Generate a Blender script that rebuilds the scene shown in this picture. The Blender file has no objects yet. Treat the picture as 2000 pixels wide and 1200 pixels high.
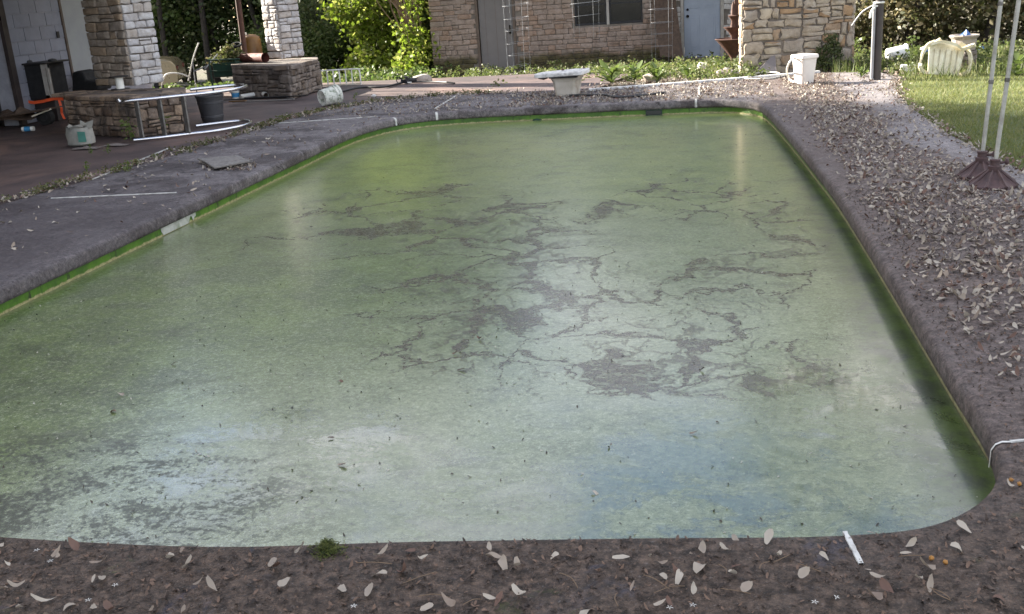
import bpy, bmesh, math, random
from mathutils import Vector, Matrix, noise
import numpy as np
random.seed(7)
SC = bpy.context.scene; COL = SC.collection
# ---------------------------------------------------------------- camera
FPX, CX, CY, EYE = 2000.0, 1000.0, 600.0, 1.55
_roll, _ph = math.radians(3.83), 628.6
_vd = FPX * FPX / _ph
_D = Vector((_vd * math.sin(_roll), _vd * math.cos(_roll), FPX)).normalized()
_F = Vector((373, -655, 2000)); _F = (_F - _D * _F.dot(_D)).normalized()
_R = _D.cross(_F)
CW = Matrix((_R, _F, -_D))                      # world = CW @ camera(x right, y down, z forward)
cam_d = bpy.data.cameras.new('camera'); cam = bpy.data.objects.new('camera', cam_d); COL.objects.link(cam)
rx, ry, rz = CW.col[0], -CW.col[1], -CW.col[2]
cam.matrix_world = Matrix(((rx[0], ry[0], rz[0], 0), (rx[1], ry[1], rz[1], 0), (rx[2], ry[2], rz[2], EYE), (0, 0, 0, 1)))
cam_d.sensor_width = 36; cam_d.lens = 36 * FPX / 2000; cam_d.clip_end = 600; cam_d.clip_start = 0.05
SC.camera = cam
# ---------------------------------------------------------------- light
SUN_EL, SUN_AZ = math.radians(25), math.atan2(-0.93, 0.37)
sv = Vector((math.sin(SUN_AZ) * math.cos(SUN_EL), math.cos(SUN_AZ) * math.cos(SUN_EL), math.sin(SUN_EL)))
sd = bpy.data.lights.new('sun', 'SUN'); sd.energy = 5.0; sd.angle = math.radians(0.5); sd.color = (1, 0.93, 0.8)
so = bpy.data.objects.new('sun', sd); COL.objects.link(so); so.rotation_euler = sv.to_track_quat('Z', 'Y').to_euler()
W = bpy.data.worlds.new('World'); SC.world = W; W.use_nodes = True
nt = W.node_tree; nt.nodes.clear()
def wn(t): return nt.nodes.new(t)
sky = wn('ShaderNodeTexSky'); sky.sky_type = 'NISHITA'; sky.sun_disc = False; sky.sun_elevation = SUN_EL; sky.sun_rotation = SUN_AZ
sky.air_density = 1.0; sky.dust_density = 1.0
tc = wn('ShaderNodeTexCoord'); mp = wn('ShaderNodeMapping'); mp.inputs['Scale'].default_value = (1, 1, 2.2); mp.inputs['Location'].default_value = (6.85, 3.55, 0)
nz = wn('ShaderNodeTexNoise'); nz.inputs['Scale'].default_value = 2.6; nz.inputs['Detail'].default_value = 5; nz.inputs['Distortion'].default_value = .4
rp = wn('ShaderNodeValToRGB'); rp.color_ramp.elements[0].position = .44; rp.color_ramp.elements[1].position = .60
mx = wn('ShaderNodeMix'); mx.data_type = 'RGBA'; mx.inputs['B'].default_value = (6.6, 6.3, 6.1, 1)
bg = wn('ShaderNodeBackground'); bg.inputs['Strength'].default_value = 0.07
wo = wn('ShaderNodeOutputWorld')
nt.links.new(tc.outputs['Generated'], mp.inputs['Vector']); nt.links.new(mp.outputs[0], nz.inputs['Vector']); nt.links.new(nz.outputs['Fac'], rp.inputs[0])
nt.links.new(rp.outputs[0], mx.inputs['Factor']); nt.links.new(sky.outputs[0], mx.inputs['A']); nt.links.new(mx.outputs['Result'], bg.inputs['Color']); nt.links.new(bg.outputs[0], wo.inputs[0])
SC.view_settings.view_transform = 'Standard'; SC.view_settings.look = 'None'; SC.view_settings.gamma = 1
SC.view_settings.exposure = 2.5
SC.cycles.max_bounces = 6; SC.cycles.transparent_max_bounces = 6

# ---------------------------------------------------------------- helpers
def at(px, py, z=0.0):
    d = CW @ Vector((px - CX, py - CY, FPX)); t = (z - EYE) / d.z
    return Vector((d.x * t, d.y * t, z))
def atY(px, py, Y):
    d = CW @ Vector((px - CX, py - CY, FPX)); t = Y / d.y
    return Vector((d.x * t, Y, EYE + d.z * t))
def atX(px, py, X):
    d = CW @ Vector((px - CX, py - CY, FPX)); t = X / d.x
    return Vector((X, d.y * t, EYE + d.z * t))
def tz(x, y): return -0.04 - 0.0625 * min(max(y - 16.5, 0), 30)
def atG(px, py):
    z = 0
    for _ in range(30):
        p = at(px, py, z); z = .5 * z + .5 * (tz(p.x, p.y) if p.y > 16.5 else 0)
    return at(px, py, z)
def R(a): return math.radians(a)
def wm(o):
    m = o.matrix_basis.copy()
    while o.parent: o = o.parent; m = o.matrix_basis @ m
    return m
def link(o, parent=None):
    COL.objects.link(o)
    if parent: o.parent = parent
    return o
def tag(o, label=None, cat=None, group=None, kind=None):
    if label: o['label'] = label
    if cat: o['category'] = cat
    if group: o['group'] = group
    if kind: o['kind'] = kind
    return o
def thing(name, label, cat, loc=(0, 0, 0), rz=0, group=None):
    o = bpy.data.objects.new(name, None); o.empty_display_size = .1; link(o)
    o.location = loc; o.rotation_euler = (0, 0, rz)
    return tag(o, label, cat, group)
class MB:
    def __init__(s): s.v = []; s.f = []
    def add(s, vs, fs, m=None):
        b = len(s.v)
        s.v += [(m @ Vector(v)) for v in vs] if m else [Vector(v) for v in vs]
        s.f += [tuple(b + i for i in f) for f in fs]; return s
    def box(s, c, d, rot=None, taper=1.0):
        x, y, z = d[0] / 2, d[1] / 2, d[2] / 2
        vs = []
        for k in (-1, 1):
            t = taper if k > 0 else 1
            vs += [(-x * t, -y * t, k * z), (x * t, -y * t, k * z), (x * t, y * t, k * z), (-x * t, y * t, k * z)]
        m = Matrix.Translation(c)
        if rot is not None: m = m @ (rot.to_matrix().to_4x4() if hasattr(rot, 'to_matrix') else rot.to_4x4())
        return s.add(vs, [(3, 2, 1, 0), (4, 5, 6, 7), (0, 1, 5, 4), (1, 2, 6, 5), (2, 3, 7, 6), (3, 0, 4, 7)], m)
    def beam(s, a, b, w, h, up=(0, 0, 1)):
        a, b = Vector(a), Vector(b); d = b - a; L = d.length; z = d.normalized(); x = Vector(up).cross(z)
        if x.length < 1e-4: x = Vector((1, 0, 0))
        x.normalize(); y = z.cross(x)
        m = Matrix((x, y, z)).transposed()
        return s.box((a + b) / 2, (w, h, L), m)
    def tube(s, pts, r, n=8, closed=False, cap=True):
        pts = [Vector(p) for p in pts]; N = len(pts); rs = r if isinstance(r, (list, tuple)) else [r] * N
        b = len(s.v); prev = None
        for i, p in enumerate(pts):
            if closed: t = pts[(i + 1) % N] - pts[i - 1]
            else: t = pts[min(i + 1, N - 1)] - pts[max(i - 1, 0)]
            t = t.normalized() if t.length > 1e-9 else Vector((0, 0, 1))
            if prev is None:
                x = t.orthogonal().normalized()
            else:
                x = prev - t * prev.dot(t)
                x = x.normalized() if x.length > 1e-6 else t.orthogonal().normalized()
            prev = x; y = t.cross(x)
            for k in range(n):
                a = 2 * math.pi * k / n; s.v.append(p + (x * math.cos(a) + y * math.sin(a)) * rs[i])
        for i in range(N if closed else N - 1):
            j = (i + 1) % N
            for k in range(n):
                q = (k + 1) % n; s.f.append((b + i * n + k, b + i * n + q, b + j * n + q, b + j * n + k))
        if cap and not closed:
            s.f.append(tuple(b + k for k in reversed(range(n)))); s.f.append(tuple(b + (N - 1) * n + k for k in range(n)))
        return s
    def lathe(s, prof, n=24, m=None, wob=0):
        b = len(s.v); vs = []
        for j, (r, z) in enumerate(prof):
            for k in range(n):
                a = 2 * math.pi * k / n; q = r * (1 + wob * math.sin(3 * a + j)) ; vs.append((q * math.cos(a), q * math.sin(a), z))
        fs = [(j * n + k, j * n + (k + 1) % n, (j + 1) * n + (k + 1) % n, (j + 1) * n + k) for j in range(len(prof) - 1) for k in range(n)]
        if prof[0][0] > 1e-4: fs.append(tuple(reversed(range(n))))
        if prof[-1][0] > 1e-4: fs.append(tuple((len(prof) - 1) * n + k for k in range(n)))
        return s.add(vs, fs, m)
    def prism(s, poly, z0, z1, m=None):
        n = len(poly)
        return s.add([(x, y, z0) for x, y in poly] + [(x, y, z1) for x, y in poly],
                     [tuple(reversed(range(n))), tuple(range(n, 2 * n))] + [(i, (i + 1) % n, n + (i + 1) % n, n + i) for i in range(n)], m)
    def mesh(s, name, mat, smooth=None):
        me = bpy.data.meshes.new(name); me.from_pydata([tuple(v) for v in s.v], [], s.f)
        me.materials.append(mat)
        if smooth is not None:
            me.shade_smooth()
            if smooth < 3: me.set_sharp_from_angle(angle=smooth)
        return me
    def obj(s, name, mat, parent=None, smooth=None, world=False, bevel=0, recalc=False):
        if world and parent:
            inv = wm(parent).inverted(); s.v = [inv @ v for v in s.v]
        me = s.mesh(name, mat, smooth)
        if recalc:
            bm = bmesh.new(); bm.from_mesh(me); bmesh.ops.recalc_face_normals(bm, faces=bm.faces); bm.to_mesh(me); bm.free()
        o = bpy.data.objects.new(name, me); link(o, parent)
        if bevel:
            b = o.modifiers.new('bevel', 'BEVEL'); b.width = bevel; b.segments = 2; b.limit_method = 'ANGLE'; b.angle_limit = .6
        return o
def smoothp(pts, k=4):
    pts = [Vector(p) for p in pts]; out = []
    for i in range(len(pts) - 1):
        p0, p1, p2, p3 = pts[max(i - 1, 0)], pts[i], pts[i + 1], pts[min(i + 2, len(pts) - 1)]
        for j in range(k):
            t = j / k
            out.append(.5 * ((2 * p1) + (p2 - p0) * t + (2 * p0 - 5 * p1 + 4 * p2 - p3) * t * t + (3 * p1 - p0 - 3 * p2 + p3) * t ** 3))
    return out + [pts[-1]]
# materials ------------------------------------------------------
class NT:
    def __init__(s, name):
        s.m = bpy.data.materials.new(name); s.m.use_nodes = True; s.t = s.m.node_tree; s.t.nodes.clear()
        s.out = s.n('ShaderNodeOutputMaterial'); s.p = s.n('ShaderNodeBsdfPrincipled'); s.l(s.p.outputs[0], s.out.inputs[0])
        s.geo = s.n('ShaderNodeNewGeometry')
    def n(s, t, **kw):
        x = s.t.nodes.new(t)
        for k, v in kw.items(): setattr(x, k, v)
        return x
    def l(s, a, b): s.t.links.new(a, b)
    def pos(s, sc=(1, 1, 1)):
        if sc == (1, 1, 1): return s.geo.outputs['Position']
        m = s.n('ShaderNodeMapping'); m.inputs['Scale'].default_value = sc; s.l(s.geo.outputs['Position'], m.inputs[0]); return m.outputs[0]
    def noise(s, scale, detail=4, rough=.6, dist=0, vec=None, lo=None, hi=None):
        x = s.n('ShaderNodeTexNoise'); x.inputs['Scale'].default_value = scale; x.inputs['Detail'].default_value = detail
        x.inputs['Roughness'].default_value = rough; x.inputs['Distortion'].default_value = dist
        s.l(vec if vec is not None else s.pos(), x.inputs['Vector'])
        return s.ramp(x.outputs['Fac'], lo, hi) if lo is not None else x.outputs['Fac']
    def ramp(s, v, lo, hi, a=0, b=1):
        r = s.n('ShaderNodeMapRange', interpolation_type='SMOOTHSTEP'); s.l(v, r.inputs['Value'])
        for k, q in (('From Min', lo), ('From Max', hi), ('To Min', a), ('To Max', b)): r.inputs[k].default_value = q
        return r.outputs[0]
    def math(s, op, a, b=None, c=None):
        x = s.n('ShaderNodeMath', operation=op)
        for i, q in enumerate((a, b, c)):
            if q is None: continue
            if isinstance(q, (int, float)): x.inputs[i].default_value = q
            else: s.l(q, x.inputs[i])
        return x.outputs[0]
    def mix(s, f, a, b, mode='MIX'):
        x = s.n('ShaderNodeMix', data_type='RGBA', blend_type=mode)
        for k, q in (('Factor', f), ('A', a), ('B', b)):
            if isinstance(q, (int, float)): x.inputs[k].default_value = q
            elif isinstance(q, tuple): x.inputs[k].default_value = (*q[:3], 1)
            else: s.l(q, x.inputs[k])
        return x.outputs['Result']
    def mixf(s, f, a, b):
        x = s.n('ShaderNodeMix', data_type='FLOAT')
        for i, q in ((0, f), (2, a), (3, b)):
            if isinstance(q, (int, float)): x.inputs[i].default_value = q
            else: s.l(q, x.inputs[i])
        return x.outputs[0]
    def xyz(s):
        x = s.n('ShaderNodeSeparateXYZ'); s.l(s.pos(), x.inputs[0]); return x.outputs
    def bump(s, h, strength=.5, dist=.01):
        b = s.n('ShaderNodeBump'); b.inputs['Strength'].default_value = strength; b.inputs['Distance'].default_value = dist
        s.l(h, b.inputs['Height']); s.l(b.outputs[0], s.p.inputs['Normal']); return b
    def set(s, **kw):
        for k, v in kw.items():
            i = s.p.inputs[k.replace('_', ' ')]
            if isinstance(v, (int, float)): i.default_value = v
            elif isinstance(v, tuple): i.default_value = (*v[:3], 1)
            else: s.l(v, i)
        return s
    def rnd(s):
        o = s.n('ShaderNodeObjectInfo'); return s.math('FRACT', s.math('ADD', o.outputs['Random'], s.geo.outputs['Random Per Island']))
def simple(name, c1, c2=None, scale=8, rough=.6, bump=.15, bscale=60, metal=0, var=0.0, dirt=None, dirt_amt=.5, dscale=3, bdist=.004, spec=.5):
    m = NT(name); c2 = c2 or tuple(x * .75 for x in c1)
    col = m.mix(m.noise(scale, 5, .65, lo=.3, hi=.7), c1, c2)
    if var:
        h = m.n('ShaderNodeHueSaturation'); m.l(col, h.inputs['Color']); m.l(m.ramp(m.rnd(), 0, 1, 1 - var, 1 + var), h.inputs['Value']); col = h.outputs[0]
    if dirt: col = m.mix(m.math('MULTIPLY', m.noise(dscale, 6, .7, .5, lo=.45, hi=.68), dirt_amt), col, dirt)
    m.set(Base_Color=col, Roughness=m.ramp(m.noise(scale * 1.7, 3), .2, .8, rough * .85, min(1, rough * 1.15)), Metallic=metal)
    m.p.inputs['Specular IOR Level'].default_value = spec
    if bump: m.bump(m.noise(bscale, 5, .6), bump, bdist)
    return m.m
def leafmat(name, ca, cb, cc=None, trans=.45, rough=.55, hiv=.25):
    m = NT(name); r = m.rnd(); col = m.mix(r, ca, cb)
    if cc: col = m.mix(m.ramp(m.math('FRACT', m.math('MULTIPLY', r, 7.31)), .72, .8), col, cc)
    col = m.mix(m.noise(.9, 2, lo=.35, hi=.65), col, m.mix(1.0, col, (1 - hiv, 1 - hiv, 1 - hiv), 'MULTIPLY'))
    m.set(Base_Color=col, Roughness=rough)
    t = m.n('ShaderNodeBsdfTranslucent'); m.l(col, t.inputs['Color']); x = m.n('ShaderNodeMixShader'); x.inputs[0].default_value = trans
    m.l(m.p.outputs[0], x.inputs[1]); m.l(t.outputs[0], x.inputs[2]); m.l(x.outputs[0], m.out.inputs[0]); return m.m

# --- deck: exposed concrete, bluish on the left, muddy at the near end, brown on the right
def deck_mat():
    m = NT('deck_concrete'); x, y, z = m.xyz()[:3]
    big = m.noise(.9, 6, .6, .3); wav = m.math('MULTIPLY', m.math('SUBTRACT', big, .5), 1.6)
    mud = m.ramp(m.math('ADD', y, wav), 3.7, 2.3)                       # near end
    right = m.ramp(m.math('ADD', x, m.math('MULTIPLY', wav, .6)), .3, 1.1)
    rfar = m.ramp(m.math('ADD', x, wav), 1.55, 2.0)                      # cleaner strip beside the lawn
    base = m.mix(m.noise(5, 8, .75, lo=.3, hi=.7), (.18, .163, .168), (.095, .083, .088))
    dk = m.mix(m.noise(1.3, 8, .7, .6, lo=.46, hi=.60), base, (.060, .050, .052))
    dk = m.mix(m.noise(3.5, 8, .8, .8, lo=.56, hi=.62), dk, (.028, .023, .024)); dk = m.mix(m.noise(2.2, 7, .8, 1.2, lo=.60, hi=.68), dk, (.25, .23, .23))
    nearleft = m.ramp(m.math('ADD', y, wav), 9.5, 7.0)
    dk = m.mix(m.math('MULTIPLY', m.math('MULTIPLY', nearleft, m.ramp(x, -3.5, -4.5)), .75), dk, (.062, .052, .056))
    brown = m.mix(m.noise(14, 8, .8, lo=.35, hi=.65), (.145, .115, .108), (.07, .053, .048))
    lav = m.mix(m.noise(9, 8, .8, lo=.3, hi=.7), (.26, .24, .245), (.15, .135, .14))
    rc = m.mix(m.math('MULTIPLY', rfar, m.ramp(y, 6.0, 8.0)), brown, lav)
    c = m.mix(right, dk, rc)
    mudc = m.mix(m.noise(22, 8, .8, lo=.4, hi=.62), (.105, .075, .058), (.026, .019, .015))
    mudc = m.mix(m.noise(2.2, 5, .7, .8, lo=.56, hi=.66), mudc, (.05, .045, .058))
    mudc = m.mix(m.noise(3.1, 6, .7, .4, vec=m.pos((1, 1.4, 1)), lo=.6, hi=.72), mudc, (.045, .052, .018))
    c = m.mix(mud, c, mudc)
    gr = m.noise(30, 6, .85); c = m.mix(m.ramp(gr, .5, .62, 0, .55), c, m.mix(1.0, c, (2.2, 2.1, 2.0), 'MULTIPLY')); c = m.mix(m.ramp(gr, .48, .38, 0, .75), c, m.mix(1.0, c, (.35, .33, .32), 'MULTIPLY'))
    fl = m.noise(75, 4, .7, lo=.60, hi=.66)
    c = m.mix(m.math('MULTIPLY', fl, .45), c, (.23, .2, .19))
    c = m.mix(m.math('MULTIPLY', m.noise(48, 5, .8, lo=.56, hi=.62), .6), c, (.02, .016, .015))
    puddle = m.math('MULTIPLY', mud, m.noise(2.2, 5, .7, .8, lo=.56, hi=.66))
    m.set(Base_Color=c, Roughness=m.mixf(puddle, m.ramp(m.noise(4, 6), .3, .7, .5, .8), .22))
    h = m.math('ADD', m.noise(55, 7, .75), m.math('MULTIPLY', m.noise(6, 3), .5))
    h = m.math('ADD', h, m.math('MULTIPLY', m.noise(26, 3, .6, lo=.5, hi=.6), m.math('MULTIPLY', mud, .8)))
    m.p.inputs['Specular IOR Level'].default_value = .3
    m.bump(h, .65, .014); return m.m
def patio_mat():
    m = NT('red_patio_concrete')
    c = m.mix(m.noise(1.6, 7, .65, .3, lo=.35, hi=.65), (.105, .072, .068), (.055, .04, .04))
    c = m.mix(m.noise(.7, 5, .6, .6, lo=.5, hi=.68), c, (.18, .115, .095))
    c = m.mix(m.math('MULTIPLY', m.noise(60, 4, .7, lo=.58, hi=.66), .5), c, (.16, .13, .1))
    m.set(Base_Color=c, Roughness=.62); m.bump(m.noise(50, 6, .7), .4, .006); return m.m
def water_mat():
    m = NT('algae_water'); x, y, z = m.xyz()[:3]
    # world metres; warp
    wv = m.n('ShaderNodeTexNoise'); wv.inputs['Scale'].default_value = 1.1; wv.inputs['Detail'].default_value = 6; wv.inputs['Roughness'].default_value = .62; m.l(m.pos(), wv.inputs['Vector'])
    vm = m.n('ShaderNodeVectorMath', operation='MULTIPLY_ADD'); m.l(wv.outputs['Color'], vm.inputs[0]); vm.inputs[1].default_value = (1.15, 1.5, 0); m.l(m.pos(), vm.inputs[2])
    def vor(sc):
        v_ = m.n('ShaderNodeTexVoronoi', feature='DISTANCE_TO_EDGE'); v_.inputs['Scale'].default_value = sc; m.l(vm.outputs[0], v_.inputs['Vector']); return v_.outputs['Distance']
    fine = m.noise(34, 5, .8); e_ = m.math('SUBTRACT', fine, .5)
    def blob(cx, cy, rx_, ry_, w=0):
        a = m.math('DIVIDE', m.math('SUBTRACT', x, cx), rx_); b = m.math('DIVIDE', m.math('SUBTRACT', y, cy), ry_)
        d = m.math('ADD', m.math('MULTIPLY', a, a), m.math('MULTIPLY', b, b)); return m.ramp(d, 1.0, .3)
    def mx_(*a):
        r = a[0]
        for q in a[1:]: r = m.math('MAXIMUM', r, q)
        return r
    zone = mx_(blob(-.8, 5.9, 1.5, 2.0), blob(-.1, 7.0, 1.0, 2.4), blob(-2.4, 7.8, 1.5, 1.6), blob(-.05, 4.5, .9, .5))
    zone = m.math('MULTIPLY', zone, m.ramp(m.noise(.8, 3, .5, vec=m.pos((1, 1, 3))), .30, .48))
    wid = m.ramp(m.noise(1.5, 5, .65), .36, .68, .008, .09)
    h1 = m.ramp(m.math('SUBTRACT', m.math('ADD', vor(1.7), m.math('MULTIPLY', e_, .10)), m.math('MULTIPLY', wid, zone)), .012, -.012)
    h2 = m.ramp(m.math('SUBTRACT', m.math('ADD', vor(5.2), m.math('MULTIPLY', e_, .26)), m.math('MULTIPLY', m.math('MULTIPLY', wid, .75), zone)), .015, -.015)
    zb = m.ramp(zone, .12, .3)
    tear = m.ramp(m.math('ADD', m.noise(2.6, 8, .72, .5, vec=m.pos((1, .8, 1))), m.math('MULTIPLY', e_, .10)), .645, .66)
    spk = m.ramp(m.noise(20, 8, .95, vec=m.pos((1, 1.3, 1))), .50, .56, 1, .05)
    thin = m.ramp(m.noise(1.9, 6, .75, .7, vec=m.pos((1, 1.4, 1))), .32, .48)
    hole = m.math('MULTIPLY', m.math('MULTIPLY', mx_(h1, m.math('MULTIPLY', h2, .8), tear), zb), mx_(spk, m.math('SUBTRACT', 1.0, thin)))
    mott = m.math('MULTIPLY', mx_(blob(-2.5, 3.0, 1.4, .85), m.math('MULTIPLY', blob(-3.3, 4.2, 1.4, 1.5), .6)), m.ramp(m.math('ADD', m.noise(2.1, 8, .75, .6, vec=m.pos((1, 1.7, 1))), m.math('MULTIPLY', e_, 1.1)), .47, .60))
    wisp = m.math('MULTIPLY', m.noise(1.6, 9, .75, .8, vec=m.pos((1, 1.5, 1)), lo=.54, hi=.66), .55)
    yel = m.ramp(m.math('ADD', y, m.math('MULTIPLY', m.noise(.8, 4), 3)), 7.5, 11.5)
    c = m.mix(m.noise(1.1, 7, .75, .5, lo=.35, hi=.68), (.19, .215, .115), (.125, .155, .06))
    c = m.mix(m.math('MULTIPLY', yel, .8), c, m.mix(m.noise(3, 6, .7, lo=.35, hi=.65), (.235, .285, .06), (.155, .205, .04)))
    left = m.ramp(m.math('ADD', x, m.math('MULTIPLY', y, -.35)), -2.3, -4.4)
    lm = m.math('MULTIPLY', left, m.ramp(y, 8.5, 5.5))
    c = m.mix(m.math('MULTIPLY', lm, .8), c, m.mix(m.noise(2.6, 8, .75, .3, lo=.35, hi=.65), (.11, .165, .03), (.055, .085, .022)))  # darker green on the left painted in for the reflected roof and trees
    c = m.mix(m.noise(2.3, 8, .8, .6, vec=m.pos((1, 1.6, 1)), lo=.50, hi=.60), c, m.mix(1.0, c, (.72, .74, .66), 'MULTIPLY')); c = m.mix(wisp, c, (.055, .065, .025))
    sp = m.noise(48, 6, .95); c = m.mix(m.ramp(sp, .53, .59, 0, .7), c, (.34, .38, .26)); c = m.mix(m.ramp(sp, .47, .40, 0, .8), c, (.03, .04, .015))
    c = m.mix(m.ramp(m.noise(24, 5, .8), .36, .30, 0, .8), c, (.03, .03, .018))
    c = m.mix(m.math('MULTIPLY', mott, .85), c, (.02, .022, .010))
    edge_refl = m.ramp(m.math('ADD', x, m.math('MULTIPLY', m.noise(3, 5), .2)), .76, .95); c = m.mix(m.math('MULTIPLY', edge_refl, .85), c, m.mix(m.noise(5, 7, .75, lo=.42, hi=.6), (.07, .10, .02), (.025, .03, .013)))  # dark strip painted along the right edge for the reflected coping and trees
    dark = m.mix(m.math('ADD', m.math('MULTIPLY', m.ramp(hole, .55, 1.0), .6), m.math('MULTIPLY', m.noise(40, 5, .95, lo=.44, hi=.58), .75)), (.010, .007, .004), (.075, .06, .042))
    c = m.mix(hole, c, dark)
    film = m.noise(1.5, 8, .75, .7, vec=m.pos((1, 1.25, 1)), lo=.44, hi=.60)
    nearr = m.ramp(m.math('ADD', m.math('MULTIPLY', x, .55), m.math('MULTIPLY', y, -1)), -4.9, -3.2)
    fb = m.math('MULTIPLY', mx_(blob(-1.65, 3.5, .65, .7), blob(.5, 4.0, .4, .7), blob(-.1, 3.05, 1.2, .55)), m.ramp(m.math('ADD', m.noise(3.2, 8, .8, .6, vec=m.pos((1, 1.5, 1))), m.math('MULTIPLY', e_, .3)), .46, .56))
    film = mx_(m.math('MULTIPLY', film, m.math('ADD', .12, m.math('MULTIPLY', nearr, .8))), fb)
    film = m.math('MULTIPLY', film, m.math('SUBTRACT', 1.0, mott))
    c = m.mix(m.math('MULTIPLY', film, .45), c, (.05, .06, .045))
    m.set(Base_Color=c, Roughness=m.mixf(mx_(film, m.math('MULTIPLY', hole, .5)), .4, .12))
    m.p.inputs['IOR'].default_value = 1.4; m.p.inputs['Specular IOR Level'].default_value = .5
    m.l(m.mixf(film, m.mixf(mx_(mott, hole), .95, .3), 1.0), m.p.inputs['Coat Weight']); m.p.inputs['Coat IOR'].default_value = 1.5
    m.l(m.mixf(mx_(film, m.math('MULTIPLY', hole, .4)), .2, .05), m.p.inputs['Coat Roughness'])
    h = m.math('ADD', m.math('MULTIPLY', sp, m.mixf(film, 1, .25)), m.math('MULTIPLY', hole, -1.2)); m.bump(h, .35, .003); return m.m
def basin_mat():
    m = NT('pool_wall_algae'); x, y, z = m.xyz()[:3]
    g = m.mix(m.noise(5, 7, .75, lo=.35, hi=.65), (.085, .19, .012), (.04, .10, .010)); g = m.mix(m.noise(9, 6, .7, .2, vec=m.pos((1, 1, .25)), lo=.57, hi=.66), g, (.02, .03, .012)); g = m.mix(m.noise(14, 5, .8, vec=m.pos((1, 1, .3)), lo=.66, hi=.7), g, (.22, .23, .12))
    n = m.math('MULTIPLY', m.math('SUBTRACT', m.noise(13, 6, .75), .5), .045)
    s = m.ramp(m.math('ADD', z, n), -.158, -.166)
    c = m.mix(s, g, m.mix(m.noise(30, 4, lo=.4, hi=.6), (.36, .33, .17), (.22, .2, .09)))
    m.set(Base_Color=c, Roughness=.5); m.bump(m.noise(40, 4), .4, .004); return m.m
def stone_mat(name, ca, cb, cc, dirt, dirt_amt=.5, dlo=.45, moss=None, mossz=None, white=None):
    m = NT(name); r = m.rnd(); r2 = m.math('FRACT', m.math('MULTIPLY', r, 5.77))
    c = m.mix(r, ca, cb); c = m.mix(m.ramp(r2, .7, .8), c, cc)
    c = m.mix(m.noise(7, 7, .7, .5, lo=.35, hi=.7), c, m.mix(1.0, c, (.68, .63, .58), 'MULTIPLY'))
    c = m.mix(m.math('MULTIPLY', m.noise(2.2, 7, .75, .6, lo=dlo, hi=dlo + .18), dirt_amt), c, dirt)
    c = m.mix(m.noise(33, 5, .8, lo=.56, hi=.72), c, m.mix(1.0, c, (.5, .47, .45), 'MULTIPLY'))
    if mossz is not None:
        z = m.xyz()[2]; zz = m.math('ADD', z, m.math('MULTIPLY', m.math('SUBTRACT', m.noise(1.5, 5, .7), .5), .5))
        c = m.mix(m.ramp(zz, mossz + .1, mossz - .12), c, m.mix(m.noise(4, 5, lo=.35, hi=.65), moss, tuple(q * .45 for q in moss)))
    if white is not None:
        x = m.xyz()[0]; c = m.mix(m.math('MULTIPLY', m.ramp(m.math('ADD', x, m.math('MULTIPLY', m.noise(3, 4), .2)), white, white + .15), .8), c, (.55, .54, .54))
    m.set(Base_Color=c, Roughness=.88); m.bump(m.math('ADD', m.noise(22, 7, .7), m.math('MULTIPLY', m.noise(70, 4, .7), .5)), .9, .014); return m.m
M = {}
M['deck'] = deck_mat(); M['patio'] = patio_mat(); M['water'] = water_mat(); M['basin'] = basin_mat()
M['soil'] = simple('leaf_mould_soil', (.085, .062, .042), (.05, .045, .022), 3, .95, .9, 25, dirt=(.05, .075, .02), dirt_amt=.8, dscale=.5, bdist=.03)
M['lawn'] = simple('turf', (.08, .10, .03), (.055, .075, .025), 3, .9, .8, 90, bdist=.01)
M['mortar'] = simple('mortar', (.22, .19, .165), (.14, .12, .105), 5, .95, .7, 40, bdist=.01)
M['mortar_dk'] = simple('dark_mortar', (.12, .10, .09), (.06, .05, .045), 4, .95, .7, 40, bdist=.01)
M['bbq'] = stone_mat('tan_rubble', (.46, .39, .30), (.38, .33, .28), (.36, .24, .14), (.22, .19, .17), .45)
M['knee1'] = stone_mat('stained_rubble', (.34, .25, .18), (.25, .20, .17), (.15, .10, .07), (.035, .03, .03), .85, .42)
M['knee2'] = stone_mat('grey_rubble', (.27, .23, .205), (.2, .165, .145), (.15, .115, .09), (.06, .05, .048), .7, .45)
M['col'] = stone_mat('column_stone', (.46, .39, .33), (.36, .315, .28), (.4, .31, .23), (.17, .145, .13), .45, .5)
M['colw'] = stone_mat('limewashed_stone', (.62, .61, .63), (.52, .51, .54), (.5, .46, .44), (.28, .26, .27), .45, .52)
M['house'] = stone_mat('house_stone', (.37, .29, .25), (.30, .24, .21), (.33, .235, .185), (.17, .135, .12), .4, .5, moss=(.11, .09, .04), mossz=-.08, white=-.6)
M['cmu'] = simple('painted_block', (.27, .275, .33), (.235, .24, .285), 6, .75, .35, 90, var=.04)
M['cmuj'] = simple('block_joint', (.33, .33, .38), None, 6, .8, .4, 60)
M['leaf_dark'] = leafmat('dark_leaves', (.065, .09, .032), (.09, .12, .042), (.15, .16, .07), .5)
M['leaf_mid'] = leafmat('mid_leaves', (.07, .11, .025), (.10, .145, .035), (.15, .17, .06))
M['leaf_bright'] = leafmat('bright_leaves', (.15, .22, .02), (.2, .27, .03), (.3, .32, .08), .6)
M['leaf_brown'] = leafmat('thicket_leaves', (.08, .095, .03), (.14, .11, .055), (.26, .22, .12))
M['leaf_weed'] = leafmat('weed_leaves', (.085, .12, .03), (.13, .16, .045), (.2, .2, .09))
M['plant'] = leafmat('plant_leaves', (.10, .15, .03), (.15, .20, .05), None, .4)
M['grass'] = leafmat('grass_blades', (.145, .175, .045), (.19, .215, .06), (.27, .25, .11), .4, .6, .1)
M['bark'] = simple('bark', (.06, .048, .04), (.03, .024, .02), 9, .95, 1, 14, bdist=.03)
M['bark_red'] = simple('light_twig', (.19, .13, .085), None, 9, .9, .5)
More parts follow.
